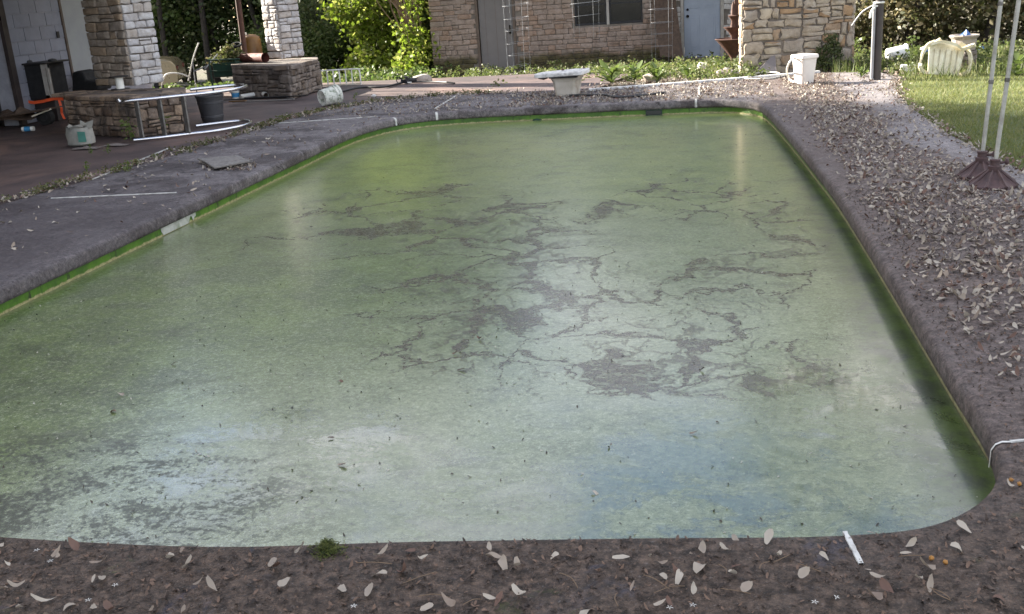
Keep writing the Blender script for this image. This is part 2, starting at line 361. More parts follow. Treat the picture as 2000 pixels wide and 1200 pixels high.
M['chrome'] = simple('brushed_steel', (.72, .72, .76), (.6, .6, .62), 20, .22, .03, 90, metal=1)
M['tread'] = simple('dull_tread', (.20, .19, .185), (.12, .11, .10), 20, .5, .2, metal=.6)
M['black'] = simple('black_plastic', (.014, .014, .016), (.022, .021, .023), 6, .5, .1)
M['blackm'] = simple('black_fabric', (.01, .01, .012), None, 6, .8, .3)
M['grey_pl'] = simple('dark_grey_plastic', (.035, .035, .043), (.05, .05, .055), 8, .55, .1, dirt=(.1, .09, .08), dirt_amt=.3)
M['white'] = simple('white_plastic', (.76, .76, .74), (.66, .65, .61), 3, .4, .05, dirt=(.35, .32, .22), dirt_amt=.3)
M['cream'] = simple('cream_plastic', (.62, .56, .46), (.5, .44, .33), 3, .5, .1, dirt=(.28, .23, .14), dirt_amt=.5)
M['chair'] = simple('aged_chair_plastic', (.74, .70, .56), (.6, .52, .34), 4, .5, .08, dirt=(.42, .34, .18), dirt_amt=.5, dscale=6)
M['bin'] = simple('white_bin', (.72, .68, .64), (.62, .56, .52), 3, .45, .05)
M['orange'] = simple('orange_strap', (.85, .11, .03), None, 6, .5, .1)
M['rust'] = simple('rusty_iron', (.105, .045, .028), (.065, .03, .022), 12, .75, .5, 50, bdist=.006)
M['iron'] = simple('brown_cast_iron', (.085, .045, .045), (.05, .028, .03), 12, .6, .5, 50)
M['terra'] = simple('terracotta', (.15, .045, .035), (.10, .03, .025), 7, .8, .3)
M['pole'] = simple('galvanised_pole', (.5, .49, .46), (.38, .37, .35), 12, .45, .15, metal=.3, dirt=(.2, .19, .15), dirt_amt=.5, dscale=9)
M['post'] = simple('brown_post', (.05, .037, .036), (.03, .023, .023), 6, .5, .1)
M['postl'] = simple('grey_pipe', (.36, .35, .37), (.28, .27, .28), 6, .45, .1)
M['wood'] = simple('weathered_wood', (.21, .195, .185), (.12, .11, .105), 30, .85, .8, 30)
M['woodb'] = simple('brown_board', (.10, .065, .045), (.05, .033, .025), 14, .85, .5)
M['bag'] = simple('cement_bag_paper', (.30, .29, .26), (.2, .2, .185), 8, .75, .5, 30, bdist=.01)
M['bagprint'] = simple('bag_print', (.04, .16, .13), None, 8, .75, .3)
M['card'] = simple('wet_cardboard', (.19, .165, .155), (.12, .10, .095), 8, .85, .5)
M['concrete'] = simple('white_concrete', (.74, .73, .72), (.52, .51, .51), 14, .85, .7, 40, dirt=(.14, .13, .13), dirt_amt=.6, dscale=9)
M['pedestal'] = simple('cream_fibreglass', (.52, .48, .43), (.40, .36, .30), 5, .5, .15, dirt=(.15, .10, .07), dirt_amt=.6)
M['door_l'] = simple('taupe_door', (.17, .155, .155), (.15, .137, .135), 3, .6, .1)
M['door_r'] = simple('blue_grey_door', (.30, .34, .42), (.27, .31, .39), 3, .55, .08)
M['door_g'] = simple('pale_grey_door', (.34, .35, .36), (.30, .31, .33), 3, .6, .08)
M['trim'] = simple('brown_trim', (.13, .095, .075), None, 6, .7, .2)
M['trimw'] = simple('pale_frame', (.40, .38, .36), (.3, .27, .25), 6, .6, .2)
M['glass'] = simple('dark_glass', (.006, .006, .008), None, 3, .12, 0)
M['screen'] = simple('insect_screen', (.018, .018, .022), (.03, .03, .035), 40, .7, .3, 200)
M['knob'] = simple('dark_knob', (.03, .025, .022), None, 6, .35, 0, metal=.8)
M['wire'] = simple('galvanised_wire', (.34, .35, .38), (.26, .27, .29), 8, .45, .1, metal=.3)
M['wirew'] = simple('pale_wire', (.8, .78, .72), None, 8, .5, 0)
M['gold'] = simple('gold_car_paint', (.30, .245, .155), (.27, .215, .13), 2, .28, 0, metal=.5, dirt=(.34, .28, .17), dirt_amt=.35)
M['tyre'] = simple('tyre', (.015, .015, .016), None, 8, .85, .3)
M['red'] = simple('tail_light', (.12, .015, .01), None, 6, .25, 0)
M['green'] = simple('green_paint', (.018, .055, .035), (.012, .035, .025), 8, .5, .15)
M['yellow'] = simple('ochre_tank', (.15, .075, .013), (.09, .042, .01), 5, .5, .1, dirt=(.12, .06, .02))
M['blue'] = simple('blue_tarp', (.03, .11, .33), (.025, .085, .26), 8, .45, .4, 20)
M['bluew'] = simple('blue_label', (.05, .25, .5), None, 8, .45, 0)
M['jointw'] = simple('white_joint', (.62, .62, .6), (.42, .41, .38), 14, .7, .3, dirt=(.12, .1, .09), dirt_amt=.7, dscale=9)
M['tile'] = simple('bare_plaster', (.48, .48, .45), (.3, .31, .26), 12, .7, .4, dirt=(.08, .15, .03), dirt_amt=.5, dscale=8)
M['planter'] = simple('grey_planter', (.36, .31, .27), (.25, .21, .18), 7, .85, .5, 30)
M['slate'] = simple('grey_slate', (.17, .15, .15), (.135, .12, .12), 5, .8, .3)
M['shingle'] = simple('roof_shingle', (.07, .065, .06), (.05, .045, .04), 6, .9, .5)
M['ceil'] = simple('patio_ceiling', (.55, .52, .48), None, 3, .8, .2)
M['litter'] = leafmat('dry_leaves', (.46, .41, .345), (.24, .185, .145), (.14, .08, .06), .1, .75, .25)
M['litterd'] = leafmat('decayed_leaves', (.11, .078, .062), (.028, .02, .017), (.17, .11, .08), .05, .85, .2)
M['algae_clump'] = leafmat('algae_clump', (.13, .17, .03), (.2, .22, .06), (.05, .07, .015), .3)
M['moss'] = leafmat('dried_green_stalks', (.12, .13, .04), (.08, .10, .03), (.2, .17, .08), .3)
M['flower'] = simple('white_petals', (.7, .69, .66), None, 9, .6, 0)
M['acorn'] = simple('orange_berry', (.35, .16, .03), None, 9, .5, 0)
M['hose'] = simple('black_hose', (.012, .012, .014), None, 8, .45, 0)
M['hosew'] = simple('white_hose', (.6, .58, .52), None, 8, .45, .1)
M['flecks'] = leafmat('floating_flecks', (.03, .028, .018), (.08, .06, .04), (.45, .43, .36), .1)

# ================================================================ LARGE STRUCTURE
PO = [(-4.2, 4.2), (-4.2, 5.2), (-4.2, 6.3), (-4.2, 7.6), (-4.2, 9.1), (-4.2, 10.5), (-4.2, 11.6), (-4.15, 12.2), (-4.0, 12.75), (-3.75, 13.1), (-3.4, 13.3),
      (-2.8, 13.4), (-1.8, 13.43), (-.9, 13.45), (-.1, 13.45), (.25, 13.38), (.52, 13.15), (.66, 12.75), (.72, 12.2), (.78, 11.2), (.83, 10.2), (.88, 9), (.93, 7.6), (.945, 6.2), (.95, 5),
      (.95, 4), (.95, 3.4), (.88, 3.06), (.68, 2.81), (.39, 2.71), (-.2, 2.655), (-.87, 2.59), (-1.49, 2.52), (-2.2, 2.53), (-2.75, 2.58), (-3.3, 2.72), (-3.75, 2.95), (-4.05, 3.3), (-4.17, 3.7)]
def closed_smooth(P, k=6):
    P = [Vector(p) for p in P]; n = len(P); out = []
    for i in range(n):
        p0, p1, p2, p3 = P[i - 1], P[i], P[(i + 1) % n], P[(i + 2) % n]
        for j in range(k):
            t = j / k; out.append(.5 * ((2 * p1) + (p2 - p0) * t + (2 * p0 - 5 * p1 + 4 * p2 - p3) * t * t + (3 * p1 - p0 - 3 * p2 + p3) * t ** 3))
    return out
POOL = closed_smooth(PO)           # runs clockwise, outward is to the left
NP_ = len(POOL)
def offset(P, d):
    out = []
    for i in range(len(P)):
        t = (P[(i + 1) % len(P)] - P[i - 1]).normalized(); out.append(P[i] + Vector((-t.y, t.x)) * d)
    return out
def inside(P, x, y):
    c = False; j = len(P) - 1
    for i in range(len(P)):
        if (P[i][1] > y) != (P[j][1] > y) and x < (P[j][0] - P[i][0]) * (y - P[i][1]) / (P[j][1] - P[i][1]) + P[i][0]: c = not c
        j = i
    return c
OUT = [(-7.2, -3), (-6.5, 4), (-6.1, 7.5), (-5.9, 9), (-5.72, 10.5), (-5.6, 12), (-5.55, 13.2), (-5.3, 14.2), (-4.7, 15.1), (-3.7, 15.6), (-2.6, 15.35), (-1.65, 15.14), (-.4, 15.45), (.79, 15.85), (1.7, 16.2), (2.5, 15.9),
       (2.62, 15), (2.38, 13.9), (2.22, 12.3), (2.18, 10), (2.3, 8.1), (2.6, 5.5), (3.2, 2.5), (3.6, -3)]
def ringmesh(sections):
    mb = MB(); b = 0
    for (d, z) in sections:
        mb.v += [Vector((p.x, p.y, z)) for p in offset(POOL, d)]
    n = NP_
    for k in range(len(sections) - 1):
        for i in range(n):
            j = (i + 1) % n; mb.f.append((k * n + i, k * n + j, (k + 1) * n + j, (k + 1) * n + i))
    return mb
cop = ringmesh([(.12, -.11), (.012, -.105), (-.005, -.095), (-.008, -.075), (-.006, -.03), (.002, -.012), (.02, -.002), (.05, 0)])
bm = bmesh.new()
inner = [bm.verts.new((p.x, p.y, 0)) for p in offset(POOL, .05)]
outer = [bm.verts.new((x, y, 0)) for x, y in OUT]
ed = [bm.edges.new((L[i], L[(i + 1) % len(L)])) for L in (inner, outer) for i in range(len(L))]
bmesh.ops.triangle_fill(bm, edges=ed, use_beauty=True)
bm.verts.index_update(); vs = [v.co.copy() for v in bm.verts]; fs = [tuple(v.index for v in f.verts) for f in bm.faces]
fs = [f if (vs[f[1]] - vs[f[0]]).cross(vs[f[2]] - vs[f[0]]).z > 0 else tuple(reversed(f)) for f in fs]
bm.free()
b0 = len(cop.v); cop.v += vs; cop.f += [tuple(b0 + i for i in f) for f in fs]
no = len(OUT); b1 = len(cop.v); cop.v += [Vector((x, y, 0)) for x, y in OUT] + [Vector((x, y, -.35)) for x, y in OUT]
cop.f += [(b1 + i, b1 + (i + 1) % no, b1 + no + (i + 1) % no, b1 + no + i) for i in range(no)]
me = cop.mesh('pool_deck', M['deck']); bm = bmesh.new(); bm.from_mesh(me); bmesh.ops.remove_doubles(bm, verts=bm.verts, dist=.0005)
bmesh.ops.recalc_face_normals(bm, faces=bm.faces); bm.to_mesh(me); bm.free(); me.shade_smooth(); me.set_sharp_from_angle(angle=.9)
deck = tag(link(bpy.data.objects.new('pool_deck', me)), 'concrete pool surround with a rounded coping edge', kind='structure')
bas = ringmesh([(.035, -.104), (.035, -.14), (.035, -.2), (.03, -1.6)])
bas.f.append(tuple(3 * NP_ + i for i in range(NP_)))
tag(bas.obj('pool_wall', M['basin'], recalc=True, smooth=.9), 'green stained pool wall with a pale scum line', kind='structure')
wmb = MB(); wp = offset(POOL, .033); wmb.v = [Vector((p.x, p.y, -.178)) for p in wp]; wmb.f = [tuple(reversed(range(NP_)))]
tag(wmb.obj('water', M['water']), 'stagnant pool water under a mat of green algae', kind='structure')
# patio
pm = MB(); PAT = [(-16, -3), (-7.2, -3)] + OUT[1:12] + [(-1.2, 17.6), (-2.4, 18.6), (-7, 19.0), (-16, 19.2)]
pm.v = [Vector((x, y, -.012)) for x, y in PAT]; pm.f = [tuple(range(len(PAT)))]
tag(pm.obj('patio', M['patio']), 'reddish painted concrete patio floor beside the pool', kind='structure')
# terrain
xs = sorted(set([-150, -100, -70, -50, -40, -30, -22] + [round(-16 + .5 * i, 2) for i in range(65)] + [20, 25, 32, 45, 60, 90, 150] + [-5, 1.6]))
ys = sorted(set([-60, -30, -12, -6] + [round(-3 + .5 * i, 2) for i in range(80)] + [40, 45, 50, 60, 80, 120, 200] + [2, 14]))
tm = MB()
for y in ys:
    for x in xs:
        near = (-17 < x < 3.4 and y < 19.4)
        tm.v.append(Vector((x, y, tz(x, y) + (0 if near else .05 * noise.noise(Vector((x * .5, y * .5, 0)))))))
nx = len(xs)
for j in range(len(ys) - 1):
    for i in range(nx - 1):
        mx_, my_ = (xs[i] + xs[i + 1]) / 2, (ys[j] + ys[j + 1]) / 2
        if -5 < mx_ < 1.6 and 2 < my_ < 14: continue
        tm.f.append((j * nx + i, j * nx + i + 1, (j + 1) * nx + i + 1, (j + 1) * nx + i))
tag(tm.obj('ground', M['soil'], smooth=3.2), 'sloping yard of bare soil and leaf mould', kind='structure')
lm_ = MB(); LW = [OUT[23], (14, -3), (14, 15.2), (9, 15.6), (5, 15.8), (2.75, 15.6), (2.64, 15)] + OUT[17:23]
lm_.v = [Vector((x, y, -.018)) for x, y in LW]; lm_.f = [tuple(range(len(LW)))]
tag(lm_.obj('lawn', M['lawn']), 'mown lawn to the right of the pool deck', kind='structure')

# joint strips in the deck
def strip(a, b, w=.014, drop=True, zt=.006, parts=1):
    a, b = Vector((a.x, a.y, 0)), Vector((b.x, b.y, 0)); d = (b - a).normalized(); n = Vector((-d.y, d.x, 0)) * w / 2; mb = MB()
    K = 10; V = []
    for i in range(K + 1):
        p = a.lerp(b, i / K); ww = n * random.uniform(.7, 1.25); V += [p - ww + Vector((0, 0, -.004)), p - ww + Vector((0, 0, zt)), p + ww + Vector((0, 0, zt)), p + ww + Vector((0, 0, -.004))]
    F = []
    for i in range(K):
        for k in range(3): F.append((i * 4 + k, i * 4 + k + 1, i * 4 + k + 5, i * 4 + k + 4))
    mb.add(V, F); o = mb.obj('joint_strip', M['jointw'], deck, recalc=True)
    return o
def noseclip(p, w=.014):
    # the strip's short tail down the coping face
    best = min(range(NP_), key=lambda i: (POOL[i] - Vector((p.x, p.y))).length); q = POOL[best]; t = (POOL[(best + 1) % NP_] - POOL[best - 1]).normalized(); nn = Vector((t.y, -t.x, 0))
    mb = MB(); qq = Vector((q.x, q.y, 0)); tt = Vector((t.x, t.y, 0)) * w / 2
    path = [(-.05, .005), (-.02, .003), (.0, -.008), (.012, -.03), (.014, -.095)]
    V = []; F = []
    for (o_, z) in path: V += [qq + nn * o_ - tt + Vector((0, 0, z)), qq + nn * o_ + tt + Vector((0, 0, z))]
    for i in range(len(path) - 1): F.append((2 * i, 2 * i + 1, 2 * i + 3, 2 * i + 2))
    mb.add(V, F); mb.obj('joint_strip', M['jointw'], deck)
for a, b, w in [((100, 388), (345, 377), .022), ((178, 352), (262, 318), .02), ((545, 241), (738, 228), .022), ((847, 214), (897, 184), .03), ((1364, 190), (1366, 168), .03), ((1650, 1041), (1682, 1104), .014), ((262, 318), (330, 290), .02)]:
    strip(at(*a), at(*b), w)
for p, w in (((735, 229), .03), ((843, 213), .03), ((1364, 190), .03), ) : noseclip(at(*p), w)
noseclip(at(1953, 862), .012)
_p = at(1953, 862); _q = min(POOL, key=lambda v: (v - Vector((_p.x, _p.y))).length); strip(Vector((_q.x + .045, _q.y, 0)), at(2070, 855), .012)
def wall_patch(y0, y1, jag=True):
    mb = MB(); n = 22; V = []; F = []
    for i in range(n + 1):
        y = y0 + (y1 - y0) * i / n; zt = -.106; zb = -.172
        k = abs(i - n / 2) / (n / 2)
        if k > .62 and random.random() < .5: zb = random.uniform(-.15, -.115)
        V += [Vector((-4.229, y, zt)), Vector((-4.229, y, zb))]
    for i in range(n): F.append((2 * i, 2 * i + 1, 2 * i + 3, 2 * i + 2))
    return mb.add(V, F)
pw = bpy.data.objects['pool_wall']
a0, a1 = atX(318, 432, -4.2).y, atX(385, 398, -4.2).y
wall_patch(a0, a1).obj('bare_patch', M['tile'], pw)
# skimmer mouth in the far wall
sk = thing('skimmer_box', 'black skimmer opening in the far wall of the pool', 'pool skimmer', (atY(1277, 213, 13.47).x, 13.478, -.142))
k = MB(); k.box((0, -.0, -.0), (.2, .03, .06)); k.obj('mouth', M['glass'], sk, bevel=.004)
k = MB()
for (cx_, cz_, w_, h_) in ((0, .033, .21, .006), (0, -.033, .21, .006), (-.102, 0, .006, .06), (.102, 0, .006, .06)): k.box((cx_, -.005, cz_), (w_, .03, h_))
k.obj('frame', M['green'], sk)

# ---------------------------------------------------------------- stonework
def stone_mesh(w, h, d, mat, rs, jit=.12, n=4):
    """rough faced stone; x along wall, z up, y = -d outwards; ~40 tris"""
    pts = []
    cs = [(-w / 2, -h / 2), (w / 2, -h / 2), (w / 2, h / 2), (-w / 2, h / 2)]
    for i in range(4):
        a, b = Vector(cs[i]), Vector(cs[(i + 1) % 4]); m_ = min(w, h)
        pts.append(a + (b - a).normalized() * m_ * .1 + Vector((rs.uniform(-1, 1), rs.uniform(-1, 1))) * m_ * jit * .5)
        pts.append(a.lerp(b, .5) + Vector((rs.uniform(-1, 1), rs.uniform(-1, 1))) * m_ * jit * .5)
        pts.append(b - (b - a).normalized() * m_ * .1 + Vector((rs.uniform(-1, 1), rs.uniform(-1, 1))) * m_ * jit * .5)
    n = len(pts); c = Vector((0, 0)); mb = MB()
    rings = [(1.0, .03), (1.0, -d * .55), (.93, -d * .85), (.55, -d)]
    for s_, yy in rings:
        for p in pts:
            q = p * s_; mb.v.append(Vector((q.x, yy + (rs.uniform(-.15, .15) * d if s_ < .99 else 0), q.y)))
    mb.v.append(Vector((0, -d * rs.uniform(.95, 1.15), 0)))
    for k_ in range(3):
        for i in range(n): j = (i + 1) % n; mb.f.append((k_ * n + i, k_ * n + j, (k_ + 1) * n + j, (k_ + 1) * n + i))
    for i in range(n): mb.f.append((3 * n + i, 3 * n + (i + 1) % n, 4 * n))
    return mb
POOL_ST = {}
def stonework(parent, O, U, w, h, rowh, sw, d, mat, seed=1, split=.3, mort=.012, wav=.02, holes=(), limit=300, name='stone', vis=None, jit=.12, pad=0):
    """stones on the face spanned by U and +Z from world point O; outward is U x Z rotated"""
    rs = random.Random(seed); U = Vector(U).normalized(); N = Vector((U.y, -U.x, 0)); O = Vector(O)
    base = Matrix((U, -N, Vector((0, 0, 1)))).transposed().to_4x4()
    inv = wm(parent).inverted(); lst = []
    z = 0
    while z < h - .02:
        rh = min(rs.uniform(*rowh), h - z)
        if h - z - rh < rowh[0] * .6: rh = h - z
        x = -rs.uniform(0, sw[0]) * 0
        while x < w - .01:
            ww = min(rs.uniform(*sw), w - x)
            if w - x - ww < sw[0] * .6: ww = w - x
            cells = [(x, z, ww, rh)]
            if rs.random() < split:
                q = rs.uniform(.35, .65)
                cells = [(x, z, ww, rh * q), (x, z + rh * q, ww, rh * (1 - q))] if ww > rh * .9 else cells
            elif rs.random() < split * .4 and ww > sw[0] * 1.6: cells = [(x, z, ww * .5, rh), (x + ww * .5, z, ww * .5, rh)]
            for (cx_, cz_, cw, ch) in cells:
                mx2, mz2 = cx_ + cw / 2, cz_ + ch / 2
                if any(hx0 < mx2 < hx1 and hz0 < mz2 < hz1 for hx0, hx1, hz0, hz1 in holes): continue
                for hx0, hx1, hz0, hz1 in holes:          # trim stones that run into an opening
                    if hz0 < mz2 < hz1:
                        if cx_ < hx0 < cx_ + cw: cw = hx0 - cx_
                        elif cx_ < hx1 < cx_ + cw: cw = cx_ + cw - hx1; cx_ = hx1
                lst.append((cx_ + cw / 2, cz_ + ch / 2 , cw - mort, ch - mort))
            x += ww
        z += rh
    big = MB(); order = sorted(range(len(lst)), key=lambda i: -(vis(lst[i]) if vis else lst[i][2] * lst[i][3]))
    out = []
    for rank, i in enumerate(order):
        x, zz, cw, ch = lst[i]
        if cw < .02 or ch < .015: continue
        wy = wav * noise.noise(Vector((x * 2.1 + seed, zz * 1.3, 0))) if 0.08 < zz < h - .08 else 0
        mb = stone_mesh(cw, ch, d * rs.uniform(.7, 1.25), mat, rs, jit)
        m4 = Matrix.Translation(O + U * x + Vector((0, 0, zz + wy))) @ base @ Matrix.Rotation(rs.uniform(-.03, .03) * (jit / .12), 4, 'Y')
        if rank < limit:
            me = mb.mesh(name, mat, .9); o = bpy.data.objects.new(name, me); link(o, parent); o.matrix_basis = inv @ m4; out.append(o)
        else:
            big.add(mb.v, mb.f, inv @ m4)
    if big.v:
        o = big.obj(name, mat, parent, smooth=.9); o['kind'] = 'stuff'
    return out

# ---- BBQ wall (rubble block), two faces built
p0, p1 = at(1452, 143), at(1663, 132)
Yb = 16.9; xb0, xb1 = atY(1450, 138, Yb).x, atY(1664, 130, Yb).x
bb = thing('stone_barbecue', 'big tan rubble-stone block behind the white bin, with a grey slate against it', 'stone wall', ((xb0 + xb1) / 2, Yb + .4, -.06))
hb = 1.75
MB().box((0, 0, hb / 2 - .02), (xb1 - xb0 - .02, .8, hb)).obj('core', M['mortar'], bb)
stonework(bb, (xb0, Yb, -.06), (1, 0, 0), xb1 - xb0, hb, (.11, .21), (.11, .34), .035, M['bbq'], 3, .45, wav=.07, jit=.34, limit=240, mort=.018)
stonework(bb, (xb0, Yb + .8, -.06), (0, -1, 0), .8, hb, (.12, .2), (.14, .34), .03, M['bbq'], 5, .3, jit=.18, limit=60)
stonework(bb, (xb1, Yb, -.06), (0, 1, 0), .8, hb, (.12, .2), (.14, .34), .03, M['bbq'], 6, .3, jit=.18, limit=30)

# ---- columns and knee walls on the patio
# first knee wall: corner B nearest the camera
A, B_, C_ = at(142, 262), at(276, 269), at(372, 255)
Bx, By = B_.x, B_.y
kw1 = thing('stone_planter_wall', 'low stained stone wall behind the steel pool ladder', 'stone wall', (Bx - .8, By + .6, 0))
Uf = Vector((Bx - A.x, By - A.y, 0)); Uf.normalize(); Us = Vector((C_.x - Bx, C_.y - By, 0)); Us.normalize()
# frontal face faces the camera; use true right angle box aligned to Uf
Lf = (Vector((Bx, By, 0)) - Vector((A.x, A.y, 0))).length; Wd = 1.15
Nf = Vector((-Uf.y, Uf.x, 0))
hk = .5
q0 = Vector((A.x, A.y, 0)); q1 = Vector((Bx, By, 0)); q2 = Vector((C_.x, C_.y, 0)); q3 = q2 + Vector((q2.x, q2.y, 0)).normalized() * .7; q4 = q0 + Vector((q0.x, q0.y, 0)).normalized() * .9
poly = [q0, q1, q2, q3, q4]; ctr = sum(poly, Vector()) / 5
k = MB(); k.prism([tuple((p + (ctr - p).normalized() * .02)[:2]) for p in poly], -.05, hk); k.obj('core', M['mortar_dk'], kw1, world=True)
stonework(kw1, q0, Uf, Lf, hk - .05, (.11, .16), (.16, .36), .03, M['knee1'], 11, .3, jit=.18, limit=60)
stonework(kw1, q1, Us, (q2 - q1).length, hk - .05, (.08, .15), (.1, .26), .035, M['knee1'], 12, .35, jit=.22, limit=60)
stonework(kw1, q4, (q0 - q4), (q0 - q4).length, hk - .05, (.11, .16), (.16, .36), .03, M['knee1'], 13, .3, jit=.18, limit=30)
# cap stones
def caps(par, poly, z, th, mat, seed):
    rs = random.Random(seed); c = sum(poly, Vector()) / len(poly); n = len(poly)
    for i in range(n):
        a, b = poly[i], poly[(i + 1) % n]; L = (b - a).length; u = (b - a).normalized(); nn = Vector((-u.y, u.x, 0)); x = 0
        while x < L - .05:
            w_ = min(rs.uniform(.22, .42), L - x)
            if L - x - w_ < .15: w_ = L - x
            p = a + u * (x + w_ / 2) + nn * .13
            mb = MB(); mb.box(tuple(p + Vector((0, 0, z + th / 2))), (w_ - .012, .3, th * rs.uniform(.85, 1.1)), Matrix((u, nn, Vector((0, 0, 1)))).transposed())
            mb.obj('cap_stone', mat, par, world=True, bevel=.012); x += w_
    mb = MB(); mb.prism([tuple((p + (c - p).normalized() * .12)[:2]) for p in poly], z - .02, z + th * .8); mb.obj('top_slab', mat, par, world=True)
caps(kw1, poly, hk - .05, .06, M['knee1'], 4)
# first column: corner at px (262,165) on top of wall
zc = hk + .01
c1 = at(262, 168, zc); c1l = at(185, 163, zc)
col1 = thing('stone_column', 'tall pale stone column standing on the low wall behind the ladder', 'column', (c1.x - .35, c1.y + .35, zc))
cw1 = .62
Uc = Uf.copy(); Nc = Vector((-Uc.y, Uc.x, 0)); Lc = 0.92
P1 = Vector((c1.x, c1.y, zc)); P0 = P1 - Uc * Lc
corner_r = P1 + Nc * .42
k = MB(); poly = [P0, P1, P1 + Nc * .5, P0 + Nc * .5]; cc = sum(poly, Vector()) / 4
k.prism([tuple((p + (cc - p).normalized() * .02)[:2]) for p in poly], zc, 2.95); k.obj('core', M['mortar'], col1, world=True)
stonework(col1, P0, Uc, Lc, 2.95 - zc, (.1, .135), (.16, .42), .03, M['col'], 21, .1, jit=.12, limit=100)
stonework(col1, P1, Nc, .5, 2.95 - zc, (.09, .13), (.12, .26), .03, M['colw'], 22, .1, jit=.15, limit=100)
# second knee wall
A2, B2, C2 = at(462, 188), at(572, 193), at(626, 176)
q0, q1, q2 = [Vector((p.x, p.y, 0)) for p in (A2, B2, C2)]
U2 = (q1 - q0).normalized(); N2 = Vector((-U2.y, U2.x, 0)); hk2 = .52
poly = [q0, q1, q2, q2 + Vector((q2.x, q2.y, 0)).normalized() * .7, q0 + Vector((q0.x, q0.y, 0)).normalized() * 1.0]
kw2 = thing('stone_planter_wall', 'low grey stone wall with the terracotta pipe on top', 'stone wall', tuple(sum(poly, Vector()) / 5))
ctr = sum(poly, Vector()) / 5
k = MB(); k.prism([tuple((p + (ctr - p).normalized() * .02)[:2]) for p in poly], -.05, hk2); k.obj('core', M['mortar_dk'], kw2, world=True)
stonework(kw2, q0, U2, (q1 - q0).length, hk2 - .06, (.1, .15), (.15, .38), .035, M['knee2'], 31, .35, jit=.18, limit=80)
stonework(kw2, q1, (q2 - q1), (q2 - q1).length, hk2 - .06, (.09, .15), (.12, .28), .035, M['knee2'], 32, .35, jit=.2, limit=80)
stonework(kw2, q2, (poly[3] - q2), (poly[3] - q2).length, hk2 - .06, (.09, .15), (.12, .28), .035, M['knee2'], 33, .35, jit=.2, limit=30)
caps(kw2, poly, hk2 - .06, .07, M['knee2'], 8)
c2 = at(553, 114, hk2 + .01)
col2 = thing('stone_column', 'farther pale stone column above the terracotta pipe', 'column', (c2.x - .25, c2.y + .25, hk2 + .01))
P1 = Vector((c2.x, c2.y, hk2 + .01)); P0 = P1 - U2 * .46
k = MB(); poly = [P0, P1, P1 + N2 * .46, P0 + N2 * .46]; cc = sum(poly, Vector()) / 4
k.prism([tuple((p + (cc - p).normalized() * .02)[:2]) for p in poly], hk2, 2.95); k.obj('core', M['mortar'], col2, world=True)
stonework(col2, P0, U2, .46, 2.95 - hk2, (.1, .15), (.13, .3), .03, M['colw'], 41, .3, jit=.15, limit=100)
stonework(col2, P1, N2, .46, 2.95 - hk2, (.1, .15), (.13, .3), .03, M['colw'], 42, .3, jit=.15, limit=60)

# ---- garage of painted blocks with a door, roof carried over the patio
XW = -10.1
gar = thing('block_building', 'painted concrete-block building with a pale door beyond the patio', 'building', (XW - 3, 12, 0))
y_door0, y_door1 = atX(126, 60, XW).y, atX(181, 60, XW).y
yl = atX(14, 60, XW).y
bh = 3.0
k = MB(); k.box((XW - .16, (yl - .1 + y_door0) / 2, bh / 2), (.26, y_door0 - yl + .1, bh)); k.box((XW - .16, 7.2, bh / 2), (.26, 2.2, bh)); k.box((XW - .16, (8 + yl) / 2, bh - .1), (.26, yl - 8, .2)); k.box((XW - .16, (y_door1 + 18) / 2, bh / 2), (.26, 18 - y_door1, bh))
k.box((XW - .16, (y_door0 + y_door1) / 2, (2.1 + bh) / 2), (.26, y_door1 - y_door0, bh - 2.1)); k.box((XW - 3.3, 18 - .13, bh / 2), (6, .26, bh)); k.box((XW - 3.3, 6.13, bh / 2), (6, .26, bh)); k.box((XW - 6.2, 12, bh / 2), (.26, 11.4, bh))
k.obj('wall', M['cmuj'], gar, world=True)
bmesh_block = MB(); bmesh_block.box((0, 0, 0), (.02, .388, .19))
me_full = bmesh_block.mesh('block', M['cmu']); bmesh_half = MB(); bmesh_half.box((0, 0, 0), (.02, .188, .19)); me_half = bmesh_half.mesh('block', M['cmu'])
inv = wm(gar).inverted(); nblk = 0
for r_ in range(15):
    y = yl - (.2 if r_ % 2 else 0)
    while y < y_door0 - .05:
        e = min(y + .4, y_door0)
        L = e - max(y, yl)
        if L > .05 and nblk < 290:
            o = bpy.data.objects.new('block', me_full); link(o, gar); o.location = inv @ Vector((XW - .02, (max(y, yl) + e) / 2, .1 + r_ * .2)); o.scale = (1, L / .4, 1); nblk += 1
        y += .4
k = MB(); k.box((XW - .005, yl - .06, 1.3), (.06, .12, 2.6)); k.obj('opening_frame', M['post'], gar, world=True)  # dark frame at the edge of the open garage bay
k = MB(); k.box((XW - .06, (y_door0 + y_door1) / 2, 1.05), (.045, y_door1 - y_door0 - .03, 2.08)); dr = k.obj('door', M['door_g'], gar, world=True, bevel=.003)
kz = 1.0
for zz, rr in ((kz, .03), (kz + .13, .022)):
    k = MB(); k.tube([(XW - .04, y_door1 - .08, zz), (XW + .0, y_door1 - .08, zz)], rr, 12); k.lathe([(.001, -.03), (rr, -.02), (rr * 1.1, 0), (rr, .02), (.001, .03)], 12, Matrix.Translation((XW + .01, y_door1 - .08, zz)))
    k.obj('door_knob', M['knob'], dr, smooth=1, world=True)
k = MB()
for yy in (y_door0, y_door1): k.box((XW - .005, yy, 1.06), (.03, .05, 2.12))
k.obj('door_frame', M['trim'], gar, world=True)
k = MB(); k.box((XW + .015, atX(115, 85, XW).y, 1.25), (.012, .06, .1)); k.obj('light_switch', M['black'], gar, world=True)
